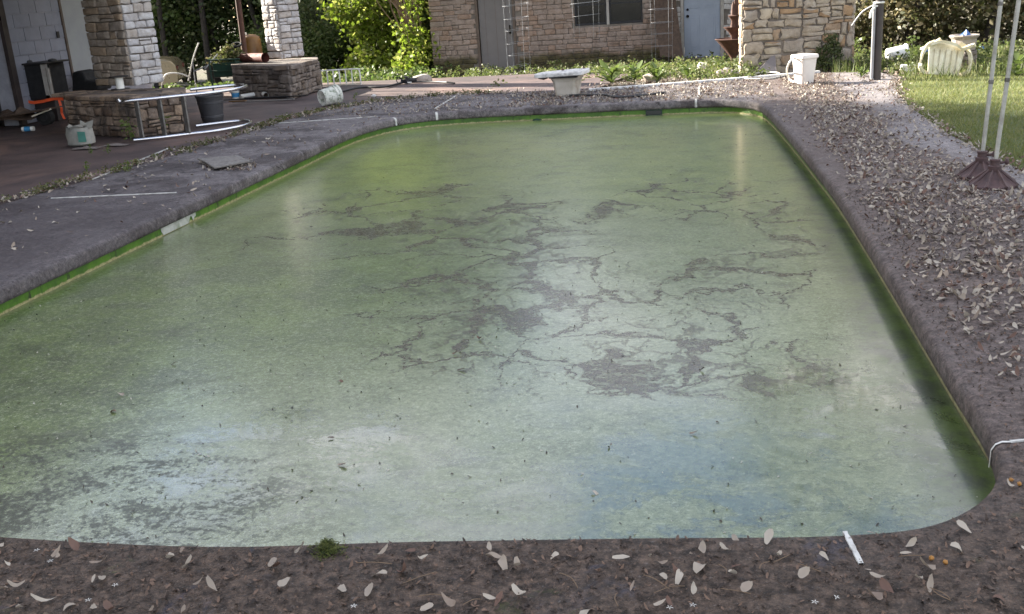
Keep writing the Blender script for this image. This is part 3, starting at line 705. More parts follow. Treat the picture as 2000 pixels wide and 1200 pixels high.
# roof over garage and patio (shed roof resting on the columns)
k = MB(); k.add([(XW - 6.8, 5.3, 3.1), (-6.95, 5.3, 2.96), (-6.95, 18.0, 2.96), (XW - 6.8, 18.0, 3.1), (XW - 6.8, 5.3, 3.3), (-6.95, 5.3, 3.1), (-6.95, 18.0, 3.1), (XW - 6.8, 18.0, 3.3)],
               [(3, 2, 1, 0), (4, 5, 6, 7), (0, 1, 5, 4), (1, 2, 6, 5), (2, 3, 7, 6), (3, 0, 4, 7)]); k.obj('roof', M['ceil'], gar, world=True)

# ---- house
YH = 25.0; ZF = -.52
hx0, hx1 = atY(846, 120, YH).x, atY(1450, 60, YH).x + 3.2
hs = thing('stone_house', 'low brick-faced house with two doors and a window behind the pool', 'house', ((hx0 + hx1) / 2, YH + 3, ZF))
HW = 2.55
def hx(px, py=70): return atY(px, py, YH).x
def hzz(px, py): return atY(px, py, YH).z - ZF
dl0, dl1 = hx(936), hx(1004); dr0, dr1 = hx(1335), hx(1408); wn0, wn1 = hx(1122, 30), hx(1255, 30)
dltop = 2.06; drb = hzz(1370, 113); drtop = drb + 2.05; wz0 = hzz(1190, 48); wz1 = wz0 + 1.0
holes = [(dl0 - hx0 - .06, dl1 - hx0 + .06, -.1, dltop + .05), (dr0 - hx0 - .06, dr1 - hx0 + .05, -.1, drtop + .05), (wn0 - hx0, wn1 - hx0, wz0, wz1)]
k = MB(); D_ = .2
def wseg(x0, x1, z0, z1): k.box(((x0 + x1) / 2, YH + .12, ZF + (z0 + z1) / 2), (x1 - x0, D_, z1 - z0))
wseg(hx0, dl0 - .05, -.4, HW); wseg(dl0 - .05, dl1 + .05, dltop + .05, HW); wseg(dl1 + .05, wn0, -.4, HW); wseg(wn0, wn1, -.4, wz0); wseg(wn0, wn1, wz1, HW); wseg(wn1, dr0 - .05, -.4, HW); wseg(dr0 - .05, dr1 + .05, drtop + .05, HW); wseg(dr0 - .05, dr1 + .05, -.4, drb); wseg(dr1 + .05, hx1, -.4, HW)
k.box((hx0 + .1, YH + 3.4, ZF + HW / 2 - .1), (.2, 6.3, HW + .2)); k.box((hx1 - .1, YH + 3.4, ZF + HW / 2 - .1), (.2, 6.3, HW + .2)); k.box(((hx0 + hx1) / 2, YH + 6.6, ZF + HW / 2), (hx1 - hx0, .2, HW))
k.obj('wall', M['mortar'], hs, world=True)
stonework(hs, (hx0, YH, ZF - .05), (1, 0, 0), hx1 - hx0, HW, (.095, .13), (.16, .38), .014, M['house'], 51, .15, mort=.010, wav=.02, holes=[(a, b, c, d + .05) for a, b, c, d in holes], limit=299, name='brick', vis=lambda s: -s[0] * .02 - s[1] + s[2] * .8, jit=.1)
stonework(hs, (hx0 , YH + 6.6, ZF - .05), (0, -1, 0), 6.5, HW, (.10, .16), (.2, .5), .014, M['house'], 52, .1, mort=.010, limit=0, name='side_brick')
# left door
k = MB(); k.box(((dl0 + dl1) / 2, YH + .07, ZF + 1.02), (dl1 - dl0 - .03, .045, 2.0)); dd = k.obj('door', M['door_l'], hs, world=True, bevel=.004); dd['label'] = 'taupe door'
for i in range(3):
    k = MB(); k.box((dl0 + (dl1 - dl0) * (.2 + .3 * i), YH + .046, ZF + 1.05), (.006, .004, 1.85)); k.obj('panel_groove', M['trim'], dd, world=True)
k = MB(); k.lathe([(.001, -.035), (.03, -.02), (.032, 0), (.001, .03)], 12, Matrix.Translation((dl1 - .09, YH + .0, ZF + .98)) @ Matrix.Rotation(R(90), 4, 'X')); k.box((dl1 - .09, YH + .035, ZF + 1.05), (.05, .02, .2)); k.obj('door_knob', M['knob'], dd, world=True)
k = MB(); k.box((dl0 - .03, YH + .03, ZF + 1.03), (.06, .1, 2.1)); k.box((dl1 + .02, YH + .03, ZF + 1.03), (.06, .1, 2.1)); k.box(((dl0 + dl1) / 2, YH + .03, ZF + 2.08), (dl1 - dl0, .1, .07)); k.obj('door_frame', M['trim'], hs, world=True, bevel=.004)
# right door, six panel
k = MB(); k.box(((dr0 + dr1) / 2, YH + .07, ZF + drb + 1.01), (dr1 - dr0 - .03, .045, 2.0)); dd = k.obj('door', M['door_r'], hs, world=True, bevel=.004); dd['label'] = 'blue grey panelled door'
wd = dr1 - dr0
for i in range(2):
    for (z0, z1) in ((.18, .95), (1.12, 1.62), (1.7, 1.92)):
        k = MB(); cx_ = dr0 + wd * (.29 + .42 * i)
        k.box((cx_, YH + .046, ZF + drb + (z0 + z1) / 2), (wd * .29, .008, z1 - z0)); k.box((cx_, YH + .041, ZF + drb + (z0 + z1) / 2), (wd * .2, .01, z1 - z0 - .1)); k.obj('door_panel', M['door_r'], dd, world=True, bevel=.004)
for zz, rr in ((.95, .035), (1.1, .028)):
    k = MB(); k.lathe([(.001, -.03), (rr, -.02), (rr, 0), (.001, .03)], 12, Matrix.Translation((dr0 + .1, YH + .01, ZF + drb + zz)) @ Matrix.Rotation(R(90), 4, 'X')); k.obj('door_knob', M['knob'], dd, world=True, smooth=1)
k = MB(); k.box((dr0 - .025, YH + .03, ZF + drb + 1.03), (.07, .1, 2.1)); k.box((dr1 + .03, YH + .03, ZF + drb + 1.03), (.08, .1, 2.1)); k.obj('door_frame', M['trimw'], hs, world=True, bevel=.004)
# window: two sashes
wm_ = hx(1187, 30)
for (x0, x1) in ((wn0, wm_ - .03), (wm_ + .03, wn1)):
    k = MB(); k.box(((x0 + x1) / 2, YH + .12, ZF + (wz0 + wz1) / 2), (x1 - x0 - .02, .012, wz1 - wz0 - .02)); g = k.obj('window', M['glass'], hs, world=True)
    k = MB()
    k.box(((x0 + x1) / 2, YH + .09, ZF + wz0 + .03), (x1 - x0, .05, .045)); k.box(((x0 + x1) / 2, YH + .09, ZF + wz1 - .03), (x1 - x0, .05, .045)); k.box(((x0 + x1) / 2, YH + .09, ZF + wz0 + .47), (x1 - x0, .04, .035))
    k.box((x0 + .02, YH + .092, ZF + (wz0 + wz1) / 2), (.035, .05, wz1 - wz0)); k.box((x1 - .02, YH + .092, ZF + (wz0 + wz1) / 2), (.035, .05, wz1 - wz0)); k.obj('sash', M['screen'], g, world=True)
k = MB(); k.box((wm_, YH + .06, ZF + (wz0 + wz1) / 2), (.06, .08, wz1 - wz0)); k.obj('mullion', M['trimw'], hs, world=True)
# roof with eave
k = MB(); e = .55; zt = ZF + HW
k.add([(hx0 - .4, YH - e, zt - .02), (hx1 + .4, YH - e, zt - .02), (hx1 + .4, YH + 7.2, zt - .02), (hx0 - .4, YH + 7.2, zt - .02), (hx0 - .4, YH + 3.3, zt + 1.35), (hx1 + .4, YH + 3.3, zt + 1.35)],
      [(3, 2, 1, 0), (0, 1, 5, 4), (2, 3, 4, 5), (1, 2, 5), (3, 0, 4)]); k.obj('roof', M['shingle'], hs, world=True)
# concrete door slab walk in front of the left door
k = MB(); a, b = atG(905, 158), atG(1110, 152); k.box(((a.x + b.x) / 2, YH - 1.1, tz(0, YH - 1.1) + .02), (abs(b.x - a.x) * 1.15, 1.0, .08)); tag(k.obj('path', M['planter'], bevel=.01), 'grey concrete walk in front of the house door', kind='structure')
# thin pale kerb at the back of the deck
k = MB(); pts = [Vector((x, y + .03, .005)) for x, y in OUT[11:15]]
for a, b in zip(pts, pts[1:]): k.beam(a, b, .07, .05)
tag(k.obj('kerb', M['concrete'], bevel=.006), 'thin pale concrete kerb between the back deck and the weed bed', kind='structure')

# ================================================================ VEGETATION
def leaf_cloud(blobs, per, size, spread, seed, droop=.3):
    """blobs: (x,y,z,rx,ry,rz,nclumps) -> vertices/faces of many separate diamond leaves"""
    rg = np.random.default_rng(seed); V = []
    for (x, y, z, a, b, c, n) in blobs:
        d = rg.normal(size=(n, 3)); d /= np.linalg.norm(d, axis=1)[:, None]
        r = rg.uniform(.35, 1, n) ** .5
        cl = np.array([x, y, z]) + d * r[:, None] * np.array([a, b, c])
        cl = np.repeat(cl, per, axis=0); sz = np.repeat(rg.uniform(.6, 1.4, n), per)
        p = cl + rg.normal(size=cl.shape) * np.array([spread, spread, spread * .7]) * sz[:, None]
        m = len(p); u = rg.normal(size=(m, 3)); u[:, 2] = u[:, 2] * .5 - droop; u /= np.linalg.norm(u, axis=1)[:, None]
        w = rg.normal(size=(m, 3)); w[:, 2] *= .4; v = np.cross(u, w); v /= np.linalg.norm(v, axis=1)[:, None] + 1e-9
        s = size * rg.uniform(.6, 1.35, m)[:, None]
        V.append(np.stack([p, p + u * s * .5 + v * s * .33, p + u * s, p + u * s * .5 - v * s * .33], axis=1).reshape(-1, 3))
    V = np.concatenate(V); return V
def fastmesh(name, V, mat, k=4):
    n = len(V) // k; me = bpy.data.meshes.new(name); me.vertices.add(len(V)); me.vertices.foreach_set('co', V.astype(np.float32).ravel())
    me.loops.add(len(V)); me.loops.foreach_set('vertex_index', np.arange(len(V), dtype=np.int32)); me.polygons.add(n)
    me.polygons.foreach_set('loop_start', np.arange(0, len(V), k, dtype=np.int32)); me.update(calc_edges=True); me.validate(); me.materials.append(mat); return me
def limbs(h, r, seed, n=6, lean=.04, spread=.35):
    rs = random.Random(seed); mb = MB(); p = Vector((0, 0, -.3)); pts = [p.copy()]
    for i in range(7): p = p + Vector((rs.uniform(-lean, lean) * h, rs.uniform(-lean, lean) * h, (h + .3) / 7)); pts.append(p.copy())
    mb.tube(smoothp(pts, 3), [r * (1.25 - 1.1 * i / 21) for i in range(22)], 9)
    for i in range(n):
        q = pts[rs.randint(3, 6)]; a = rs.uniform(0, 6.28); L = h * rs.uniform(.2, spread)
        e = q + Vector((math.cos(a) * L, math.sin(a) * L, L * .6)); mb.tube(smoothp([q, q.lerp(e, .5) + Vector((0, 0, -.05 * L)), e], 3), [r * .4, r * .38, r * .33, r * .28, r * .22, r * .15, r * .06], 6)
    return mb
def protot(name, h, r, rad, leaf, seed, per=16, size=.16, n=260, low=.35):
    rs = random.Random(seed); bl = []
    for i in range(9):
        a = rs.uniform(0, 6.28); q = rs.uniform(0, rad * .65); zz = rs.uniform(low, .95) * h; s = rs.uniform(.35, .6) * rad
        bl.append((q * math.cos(a), q * math.sin(a), zz, s, s, s * .8, n // 9))
    bl.append((0, 0, h * .7, rad * .7, rad * .7, h * .33, n // 3))
    crown = fastmesh('crown', leaf_cloud(bl, per, size, size * 2.2, seed), leaf)
    trunk = limbs(h * .85, r, seed).mesh('trunk', M['bark'], 1.2)
    return trunk, crown
PT = {'dark': [protot('a', 13, .2, 3.0, M['leaf_dark'], 1, 22, .26, 420), protot('b', 11, .16, 2.6, M['leaf_dark'], 2, 22, .24, 380, .15)],
      'mid': [protot('c', 10, .14, 2.7, M['leaf_mid'], 3, 22, .22, 380, .1), protot('d', 12, .17, 2.8, M['leaf_mid'], 4, 22, .22, 380, .3)],
      'brown': [protot('e', 5.5, .07, 2.1, M['leaf_brown'], 5, 34, .095, 460, .05)],
      'thick': [protot('h', 7, .1, 2.9, M['leaf_dark'], 15, 26, .17, 420, .06), protot('i', 6.5, .1, 2.7, M['leaf_mid'], 16, 26, .16, 420, .06)],
      'shrub': [protot('f', 2.2, .04, 1.4, M['leaf_mid'], 6, 16, .12, 260, .05), protot('g', 2.6, .04, 1.5, M['leaf_dark'], 9, 16, .13, 260, .05)]}
def tree(kind, x, y, s, rz, label, group, i=0):
    tr, cr = PT[kind][i % len(PT[kind])]
    nm = 'shrub' if kind in ('shrub',) else 'tree'
    t = thing(nm, label, nm, (x, y, tz(x, y)), rz, group); t.scale = (s, s, s * random.uniform(.9, 1.1))
    o = bpy.data.objects.new('trunk' if nm == 'tree' else 'stem', tr); link(o, t); o = bpy.data.objects.new('crown', cr); link(o, t); return t
# woods behind on the left (px 280..840) and beyond the house, and on the right
rt = random.Random(21)
GL = ('dark woodland tree in the shade beyond the patio and the house', 'woodland trees behind the yard')
GM = ('mid-green woodland tree catching light beyond the patio', 'lighter woodland trees behind the yard')
for i in range(26):
    x = -34 + 2.15 * i + rt.uniform(-1, 1); y = 36 + rt.uniform(-2.5, 5)
    kd = 'mid' if rt.random() < .45 else 'dark'; l, g = GM if kd == 'mid' else GL
    tree(kd, x, y, rt.uniform(.8, 1.12), rt.uniform(0, 6), l, g, i)
for i in range(27):
    x = -44 + 3.4 * i + rt.uniform(-1, 1); tree('dark', x, 47 + rt.uniform(-3, 4), rt.uniform(1.0, 1.3), rt.uniform(0, 6), *GL, i)
for (x, y, s) in ((-12, 30.5, .5), (-16.5, 34, .62), (-20, 34, .7), (-11, 32.5, .55), (-24, 34, .8), (-14.5, 34, .6), (-27, 33, .8)):
    tree('mid' if x > -15 else 'dark', x, y, s, rt.uniform(0, 6), *(GM if x > -15 else GL), 1)
for i in range(13):
    x = 3.2 + i * 1.15; tree('brown', x + rt.uniform(-.4, .4), 22.5 + rt.uniform(-.8, 2) + .15 * i, rt.uniform(.8, 1.1), rt.uniform(0, 6), 'brownish thicket tree behind the lawn and the white chair', 'thicket trees behind the lawn')
for i in range(7):
    x = 3.5 + i * 2.6; tree('dark', x, 29 + rt.uniform(-2, 2), rt.uniform(.7, .9), rt.uniform(0, 6), *GL, i)
for i in range(10):
    kd = 'thick'; x = -30 + i * 2.45; tree(kd, x, 35.5 + rt.uniform(-1.2, 1.5), rt.uniform(.8, 1.1), rt.uniform(0, 6), 'dense low-branched tree closing the view behind the parked car', 'dense low trees behind the car', 0 if rt.random() < .35 else 1)
# low shrubs under the woods
for i in range(9):
    x = -12.2 + i * .8; tree('shrub', x, 27 + rt.uniform(-1, 2.5), rt.uniform(.6, .95), rt.uniform(0, 6), 'low leafy shrub under the woods behind the patio', 'low shrubs at the edge of the woods', i)
# tall unseen trees added west of the garage to shade the pool
for i, (x, y, s) in enumerate(((-20, 2, 1.15), (-19.5, 6, 1.1), (-20.5, 10, 1.15), (-19.5, 13.5, 1.05), (-20, 17, 1.1), (-24, 4, 1.2), (-24, 12, 1.2), (-25, 19.5, 1.0), (-19, -2.5, 1.1), (-15, -5, 1), (-20, 19.0, .98))):
    tree('mid' if i % 2 else 'dark', x, y, s, rt.uniform(0, 6), 'unseen leafy shade tree west of the block building', 'unseen shade trees west of the block building', i)
# bright bush at the house corner
bx = atG(770, 158)
mp_ = thing('maple_bush', 'sunlit bright green maple bush at the left corner of the house', 'bush', (bx.x, bx.y, tz(bx.x, bx.y)))
X0, Y0, Z0 = bx.x, bx.y, tz(bx.x, bx.y)
mb = MB(); rs = random.Random(3)
for i in range(11):
    a = rs.uniform(-.3, .3); e = Vector((rs.uniform(-1.4, 1.0), rs.uniform(-.6, .8), rs.uniform(1.4, 3))); mb.tube(smoothp([(a, 0, -.1), e * .5 + Vector((rs.uniform(-.2, .2), 0, .3)), e], 4), [.035 * (1 - i_ / 10) for i_ in range(9)], 6)
mb.obj('stem', M['bark'], mp_, smooth=1)
bl = [(-.1, 0, .8, .95, .8, .7, 190), (-.3, .2, 1.7, 1.1, .9, .7, 220), (.3, .3, 2.5, .95, .8, .7, 200), (-.9, .1, 1.9, .7, .6, .3, 70), (.2, 0, 3.3, 1.0, .9, .7, 170), (-.5, 0, 2.6, .9, .6, .4, 80), (-.9, .1, .35, .35, .5, .3, 40)]
link(bpy.data.objects.new('crown', fastmesh('crown', leaf_cloud(bl, 13, .12, .16, 44), M['leaf_bright'])), mp_)
vn = thing('bare_vine', 'tangle of reddish bare vines hanging at the left corner of the house', 'vine', (hx0 - .35, YH - .4, ZF))
mb = MB()
for i in range(26):
    a = Vector((rs.uniform(-1.1, .3), rs.uniform(-.3, .3), 2.9)); b = Vector((rs.uniform(-.3, .2), rs.uniform(-.3, .3), rs.uniform(.8, 1.7)))
    m_ = a.lerp(b, .5) + Vector((rs.uniform(-.25, .25), rs.uniform(-.2, .2), rs.uniform(-.2, .2))); mb.tube(smoothp([a, m_, b], 4), .011, 5)
mb.tube(smoothp([(.1, .3, -.05), (.15, .3, 1), (0, .2, 2.9)], 5), .012, 5)
link(bpy.data.objects.new('foliage', fastmesh('foliage', leaf_cloud([(-.1, .1, .6, .45, .4, .6, 60), (0, .2, 1.4, .4, .4, .5, 30), (-.5, .2, 2.5, .5, .3, .5, 25)], 12, .11, .13, 4), M['leaf_bright'])), vn)
mb.obj('stem', M['bark_red'], vn, smooth=1)
# trunk beside the barbecue (px 1663-1682)
tx = atG(1674, 150); tt = thing('tree', 'dark tree trunk rising right beside the stone barbecue', 'tree', (tx.x + .1, 18.2, tz(0, 18.2)))
mb = MB(); mb.tube(smoothp([(0, 0, -.2), (.03, 0, .8), (-.02, 0, 1.8), (.1, 0, 3), (0, .2, 5), (.3, 0, 7)], 4), [.10 - .003 * i for i in range(21)], 10); mb.tube(smoothp([(.02, 0, 1.0), (.3, -.1, 1.9), (.9, -.1, 2.8)], 4), .025, 6)
mb.obj('trunk', M['bark'], tt, smooth=1.2)
link(bpy.data.objects.new('crown', fastmesh('crown', leaf_cloud([(.2, 0, 6.5, 2.0, 2.0, 1.5, 170), (-.8, .3, 5.6, 1.1, 1, .8, 60)], 12, .13, .22, 8), M['leaf_mid'])), tt)
# dark trunks seen in the woods
for i, (px, w_) in enumerate(((682, .2), (700, .07), (572, .12), (600, .1), (655, .05), (330, .09), (410, .1), (812, .1))):
    g_ = atY(px, 150, 33); o = thing('tree', 'dark bare trunk standing in the woods behind the patio', 'tree', (g_.x, 33, tz(0, 33)), 0, 'dark trunks in the woods')
    rs2 = random.Random(i); mb = MB(); mb.tube(smoothp([(0, 0, -.3), (rs2.uniform(-.1, .1), 0, 2), (rs2.uniform(-.2, .2), 0, 5), (0, 0, 9)], 4), [w_ * (1.15 - .04 * j) for j in range(13)], 9)
    for j in range(3): a = rs2.uniform(0, 6.28); z_ = rs2.uniform(2.5, 6); mb.tube([(0, 0, z_), (math.cos(a) * 1.2, math.sin(a) * 1.2, z_ + .9)], [w_ * .3, w_ * .1], 5)
    mb.obj('trunk', M['bark'], o, smooth=1.2)

# small plants -----------------------------------------------------
def blades(area_fn, n, h, w, seed, zf, mat, name, lean=.5, kind='stuff', label=''):
    rg = random.Random(seed); V = []
    while len(V) < n * 3:
        x, y = area_fn(rg)
        if x is None: continue
        a = rg.uniform(0, 6.28); hh = h * rg.uniform(.5, 1.4); dx, dy = math.cos(a) * w / 2, math.sin(a) * w / 2; z = zf(x, y)
        lx, ly = rg.gauss(0, lean) * hh, rg.gauss(0, lean) * hh
        V += [(x - dx, y - dy, z), (x + dx, y + dy, z), (x + lx, y + ly, z + hh)]
    o = link(bpy.data.objects.new(name, fastmesh(name, np.array(V), mat, 3))); tag(o, label, kind=kind); o['category'] = 'grass'; return o
LWP = [(a, b) for a, b in LW]
def lawn_area(rg):
    x = 2.15 + rg.random() ** 1.3 * 5.5; y = rg.uniform(5, 15.9)
    return (x, y) if inside(LWP, x - .03 * rg.random(), y) else (None, None)
blades(lawn_area, 90000, .035, .007, 5, lambda x, y: -.018, M['grass'], 'grass', label='short lawn grass right of the pool')
TUB = atG(1750, 130)
def rough_area(rg):
    x = rg.uniform(1.9, 11); y = rg.uniform(14.6, 23)
    if abs(x - TUB.x) < .35 and -1.2 < y - TUB.y < .3: return None, None
    if x < 2.65 and y < 16: return None, None
    if xb0 - .1 < x < xb1 + .1 and Yb - .1 < y < Yb + .9: return None, None
    if noise.noise(Vector((x * .8, y * .8, 3))) < -.15 : return None, None
    if y < 15.6 and rg.random() < .5: return None, None
    return x, y
blades(rough_area, 26000, .2, .014, 6, tz, M['leaf_weed'], 'tall_grass', .4, label='tall unmown grass and weeds behind the lawn')
def weed_cloud(areas, seed, label, size=.05, name='weeds', mat='leaf_weed'):
    rg = random.Random(seed); bl = []
    for (x0, x1, y0, y1, n, h) in areas:
        for _ in range(n):
            x, y = rg.uniform(x0, x1), rg.uniform(y0, y1)
            if xb0 - .1 < x < xb1 + .1 and Yb - .1 < y < Yb + .9: continue
            if abs(x - TUB.x) < .35 and -1.2 < y - TUB.y < .3: continue
            hh = h * rg.uniform(.3, 1.2); bl.append((x, y, tz(x, y) + hh * .45, .07, .07, hh * .5, 4))
    o = link(bpy.data.objects.new(name, fastmesh(name, leaf_cloud(bl, 7, size, .035, seed, -.2), M[mat]))); tag(o, label, 'weeds', kind='stuff')
weed_cloud([(-3.4, .7, 16.6, 19, 70, .16), (-5.5, 1, 20, 24.8, 320, .3), (-2.5, .7, 17.5, 23, 240, .25), (-.2, .7, 15.9, 17, 45, .15), (.6, 2.4, 16.4, 17, 30, .22)], 3, 'scruffy low weeds covering the bed before the house')
weed_cloud([(2.4, 9, 16.0, 21.5, 620, .34), (2.6, 4.5, 15.3, 16.3, 60, .2)], 4, 'leafy weeds on the rough ground behind the lawn')
weed_cloud([(-9.5, -6, 19.5, 26, 380, .35), (-24, -9, 20, 30, 500, .22)], 5, 'undergrowth between the patio and the woods', .09, 'undergrowth', 'leaf_mid')
# strip of weeds and litter along the deck's left edge
def edge_pt(rg, t0, t1, w):
    L = OUT[2:11]; t = rg.uniform(t0, t1) * (len(L) - 1); i = min(int(t), len(L) - 2); f = t - i
    return L[i][0] + (L[i + 1][0] - L[i][0]) * f + rg.gauss(-.08, w), L[i][1] + (L[i + 1][1] - L[i][1]) * f + rg.gauss(0, .1)
rg = random.Random(9); bl = []
for _ in range(230):
    x, y = edge_pt(rg, 0, .95, .07); bl.append((x, y, .015, .03, .03, .02, 3))
o = link(bpy.data.objects.new('edge_weeds', fastmesh('edge_weeds', leaf_cloud(bl, 6, .025, .02, 3, -.3), M['moss']))); tag(o, 'small weeds growing in the crack between patio and deck', 'weeds', kind='stuff')
# broad leaved plants in the bed : each leaf a part
def broad_leaf(L, w, bend):
    mb = MB(); n = 6
    for i in range(n + 1):
        t = i / n; ww = w * math.sin(math.pi * (t * .86 + .1)) ** .8; y = L * t * math.cos(bend * t); z = L * t * math.sin(.9 - bend * t * .4) * .9
        mb.v += [Vector((-ww, y, z + .25 * ww)), Vector((0, y, z)), Vector((ww, y, z + .25 * ww))]
    for i in range(n):
        b = i * 3; mb.f += [(b, b + 1, b + 4, b + 3), (b + 1, b + 2, b + 5, b + 4)]
    return mb.mesh('leaf', M['plant'], 3.2)
BL = [broad_leaf(L_, w_, b) for L_, w_, b in ((.3, .034, .7), (.34, .038, 1.0), (.27, .04, 1.3), (.22, .03, .5))]
def rosette(px, py, s, label, n=13, seed=0):
    rs = random.Random(seed); g_ = atG(px, py); t = thing('leafy_plant', label, 'plant', tuple(g_), 0, 'broad-leaved plants in the weed bed'); t.scale = (s, s, s * .85)
    mb = MB(); mb.tube([(0, 0, -.03), (0, 0, .1)], [.012, .005], 6); mb.obj('stem', M['plant'], t)
    for i in range(int(n * 1.9)):
        o = bpy.data.objects.new('leaf', rs.choice(BL)); link(o, t); o.rotation_euler = (rs.uniform(-.75, .35) * (1 if i % 2 else .5), rs.uniform(-.2, .2), i * 2.4 + rs.uniform(-.3, .3)); o.location = (0, 0, rs.uniform(0, .2)); q = rs.uniform(.5, 1.15); o.scale = (q, q, q)
rosette(1195, 163, 1.25, 'tallest broad-leaved green plant, first right of the diving stand', 16, 1)
rosette(1240, 162, 1.0, 'second broad-leaved plant from the diving stand', 13, 2)
rosette(1283, 158, 1.05, 'broad-leaved plant below the right window, third from the diving stand', 13, 3)
rosette(1342, 152, .95, 'broad-leaved plant just left of the cream lump', 12, 4)
rosette(1258, 128, 1.1, 'small broad-leaved plant close to the house wall', 10, 5)
rosette(1412, 145, .9, 'broad-leaved plant below the iron fountain', 12, 6)
rosette(1078, 138, .6, 'small broad-leaved sprig behind the diving stand', 7, 7)
rosette(1985, 148, 1.1, 'broad-leaved plant at the right edge behind the poles', 12, 8)
rosette(1682, 150, .7, 'pale broad-leaved plant left of the brown post', 12, 9)
# dark shrub and tall weed stalk against the barbecue
sx = at(1622, 140); sh = thing('shrub', 'dark small bush growing against the right end of the stone barbecue', 'shrub', (sx.x, Yb - .22, -.05))
link(bpy.data.objects.new('crown', fastmesh('crown', leaf_cloud([(0, 0, .25, .2, .13, .2, 90), (.06, 0, .48, .1, .1, .1, 25)], 12, .04, .035, 6), M['leaf_dark'])), sh)
mb = MB()
for i in range(6): mb.tube([(0, 0, 0), (random.uniform(-.15, .15), random.uniform(-.1, .1), random.uniform(.25, .5))], .006, 5)
mb.obj('stem', M['bark'], sh)
def stalk(px, py, h, label, seed, Y=None):
    g_ = atG(px, py) if Y is None else atY(px, py, Y); t = thing('weed_stalk', label, 'weed', (g_.x, g_.y, g_.z)); rs = random.Random(seed); mb = MB()
    P_ = smoothp([(0, 0, 0), (rs.uniform(-.03, .03), 0, h * .5), (rs.uniform(-.05, .05), 0, h)], 4); mb.tube(P_, [.006] * 5 + [.003] * 4, 5); mb.obj('stem', M['plant'], t)
    q_ = min(1, h / .3); V = leaf_cloud([(p.x, p.y, p.z, .05 * q_, .05 * q_, .03 * q_, 2) for p in P_[2:]], 3, .06 * q_, .03 * q_, seed, .1); link(bpy.data.objects.new('foliage', fastmesh('foliage', V, M['plant'])), t)
stalk(1628, 135, 1.35, 'tall thin weed stalk in front of the stone barbecue', 1); stalk(1672, 135, .5, 'slender weed between the barbecue and the brown post', 2)
stalk(1780, 140, .45, 'thin weed left of the tipped white chair', 3); stalk(257, 275, .25, 'tiny green weed growing by the ladder foot', 4); stalk(320, 262, .28, 'green weed in front of the stained stone wall', 5)
for i, (px, py) in enumerate(((178, 300), (170, 335), (250, 335), (212, 300), (695, 195))): stalk(px, py, .1, ('tiny seedling just in front of the cement bag', 'tiny seedling on the patio midway to the deck edge', 'tiny seedling near the pale deck joint', 'tiny seedling before the cardboard scrap', 'tiny seedling right of the stained white bucket')[i], 10 + i)

# ================================================================ OBJECTS
# --- diving stand
g_ = at(1108, 187); dv = thing('diving_stand', 'cream diving board stand with a broken white board stub on top', 'diving stand', (g_.x, g_.y + .08, 0), R(-8))
k = MB(); prof = [(-.17, -.20), (.17, -.20), (.17, .20), (-.17, .20)]
V = []; 
for z, s_, sy in ((0, .86, .8), (.03, .9, .85), (.2, 1.05, 1.0), (.25, 1.22, 1.08), (.275, 1.25, 1.1)):
    V += [(x * s_ * .86, y * sy, z) for x, y in ((-.15, -.2), (-.19, -.16), (-.19, .16), (-.15, .2), (.15, .2), (.19, .16), (.19, -.16), (.15, -.2))]
F = [tuple(range(8))] + [(j * 8 + i, j * 8 + (i + 1) % 8, (j + 1) * 8 + (i + 1) % 8, (j + 1) * 8 + i) for j in range(4) for i in range(8)] + [tuple(32 + i for i in reversed(range(8)))]
k.add(V, F); k.obj('pedestal', M['pedestal'], dv, recalc=True, bevel=.01)
rs = random.Random(2)
pts = [(-.44, -.12), (-.40, -.23), (-.1, -.26), (.18, -.25), (.29, -.22), (.31, .1), (.27, .3), (-.05, .33), (-.12, .27), (-.36, .22), (-.43, .05)]
k = MB(); k.prism(pts, .28, .335, Matrix.Rotation(R(-2), 4, 'Y')); k.obj('board', M['concrete'], dv, bevel=.012)
k = MB(); k.box((-.34, -.05, .262), (.09, .2, .04), Matrix.Rotation(R(12), 3, 'Y')); k.obj('bracket', M['post'], dv, bevel=.006)
k = MB(); k.box((0, -.02, .268), (.4, .46, .02)); k.obj('gasket', M['blackm'], dv)
for x, y in ((-.1, .15), (.2, .22)):
    k = MB(); k.lathe([(.022, 0), (.024, .012), (.012, .02), (.001, .022)], 8, Matrix.Translation((x, y, .335))); k.obj('bolt', M['rust'], dv, smooth=1)
# --- black flat hose pieces on back deck
def hose(name, label, pxs, r, mat, cat='hose', z=None, group=None):
    pts = [at(*p, r if z is None else z) if len(p) == 2 else at(*p) for p in pxs]
    return tag(MB().tube(smoothp(pts, 6), r, 8).obj(name, mat, smooth=1), label, cat, group)
hose('black_hose', 'black hose lying on the back deck right of the diving stand', [(1112, 187), (1150, 186), (1180, 186), (1205, 190), (1240, 188), (1300, 181)], .016, M['hose'])
hose('black_hose', 'black hose along the far patio edge ending at the pump', [(622, 176), (660, 180), (700, 172), (750, 170), (792, 160)], .018, M['hose'])
hose('black_hose', 'thin black hose running right from the pump towards the house', [(800, 161), (840, 160), (872, 161), (888, 163)], .014, M['hose'])
hose('white_pipe', 'pale hose looped on the ground left of the white bin', [(1536, 147), (1500, 154), (1452, 153), (1480, 143), (1515, 142), (1525, 146)], .012, M['hosew'])
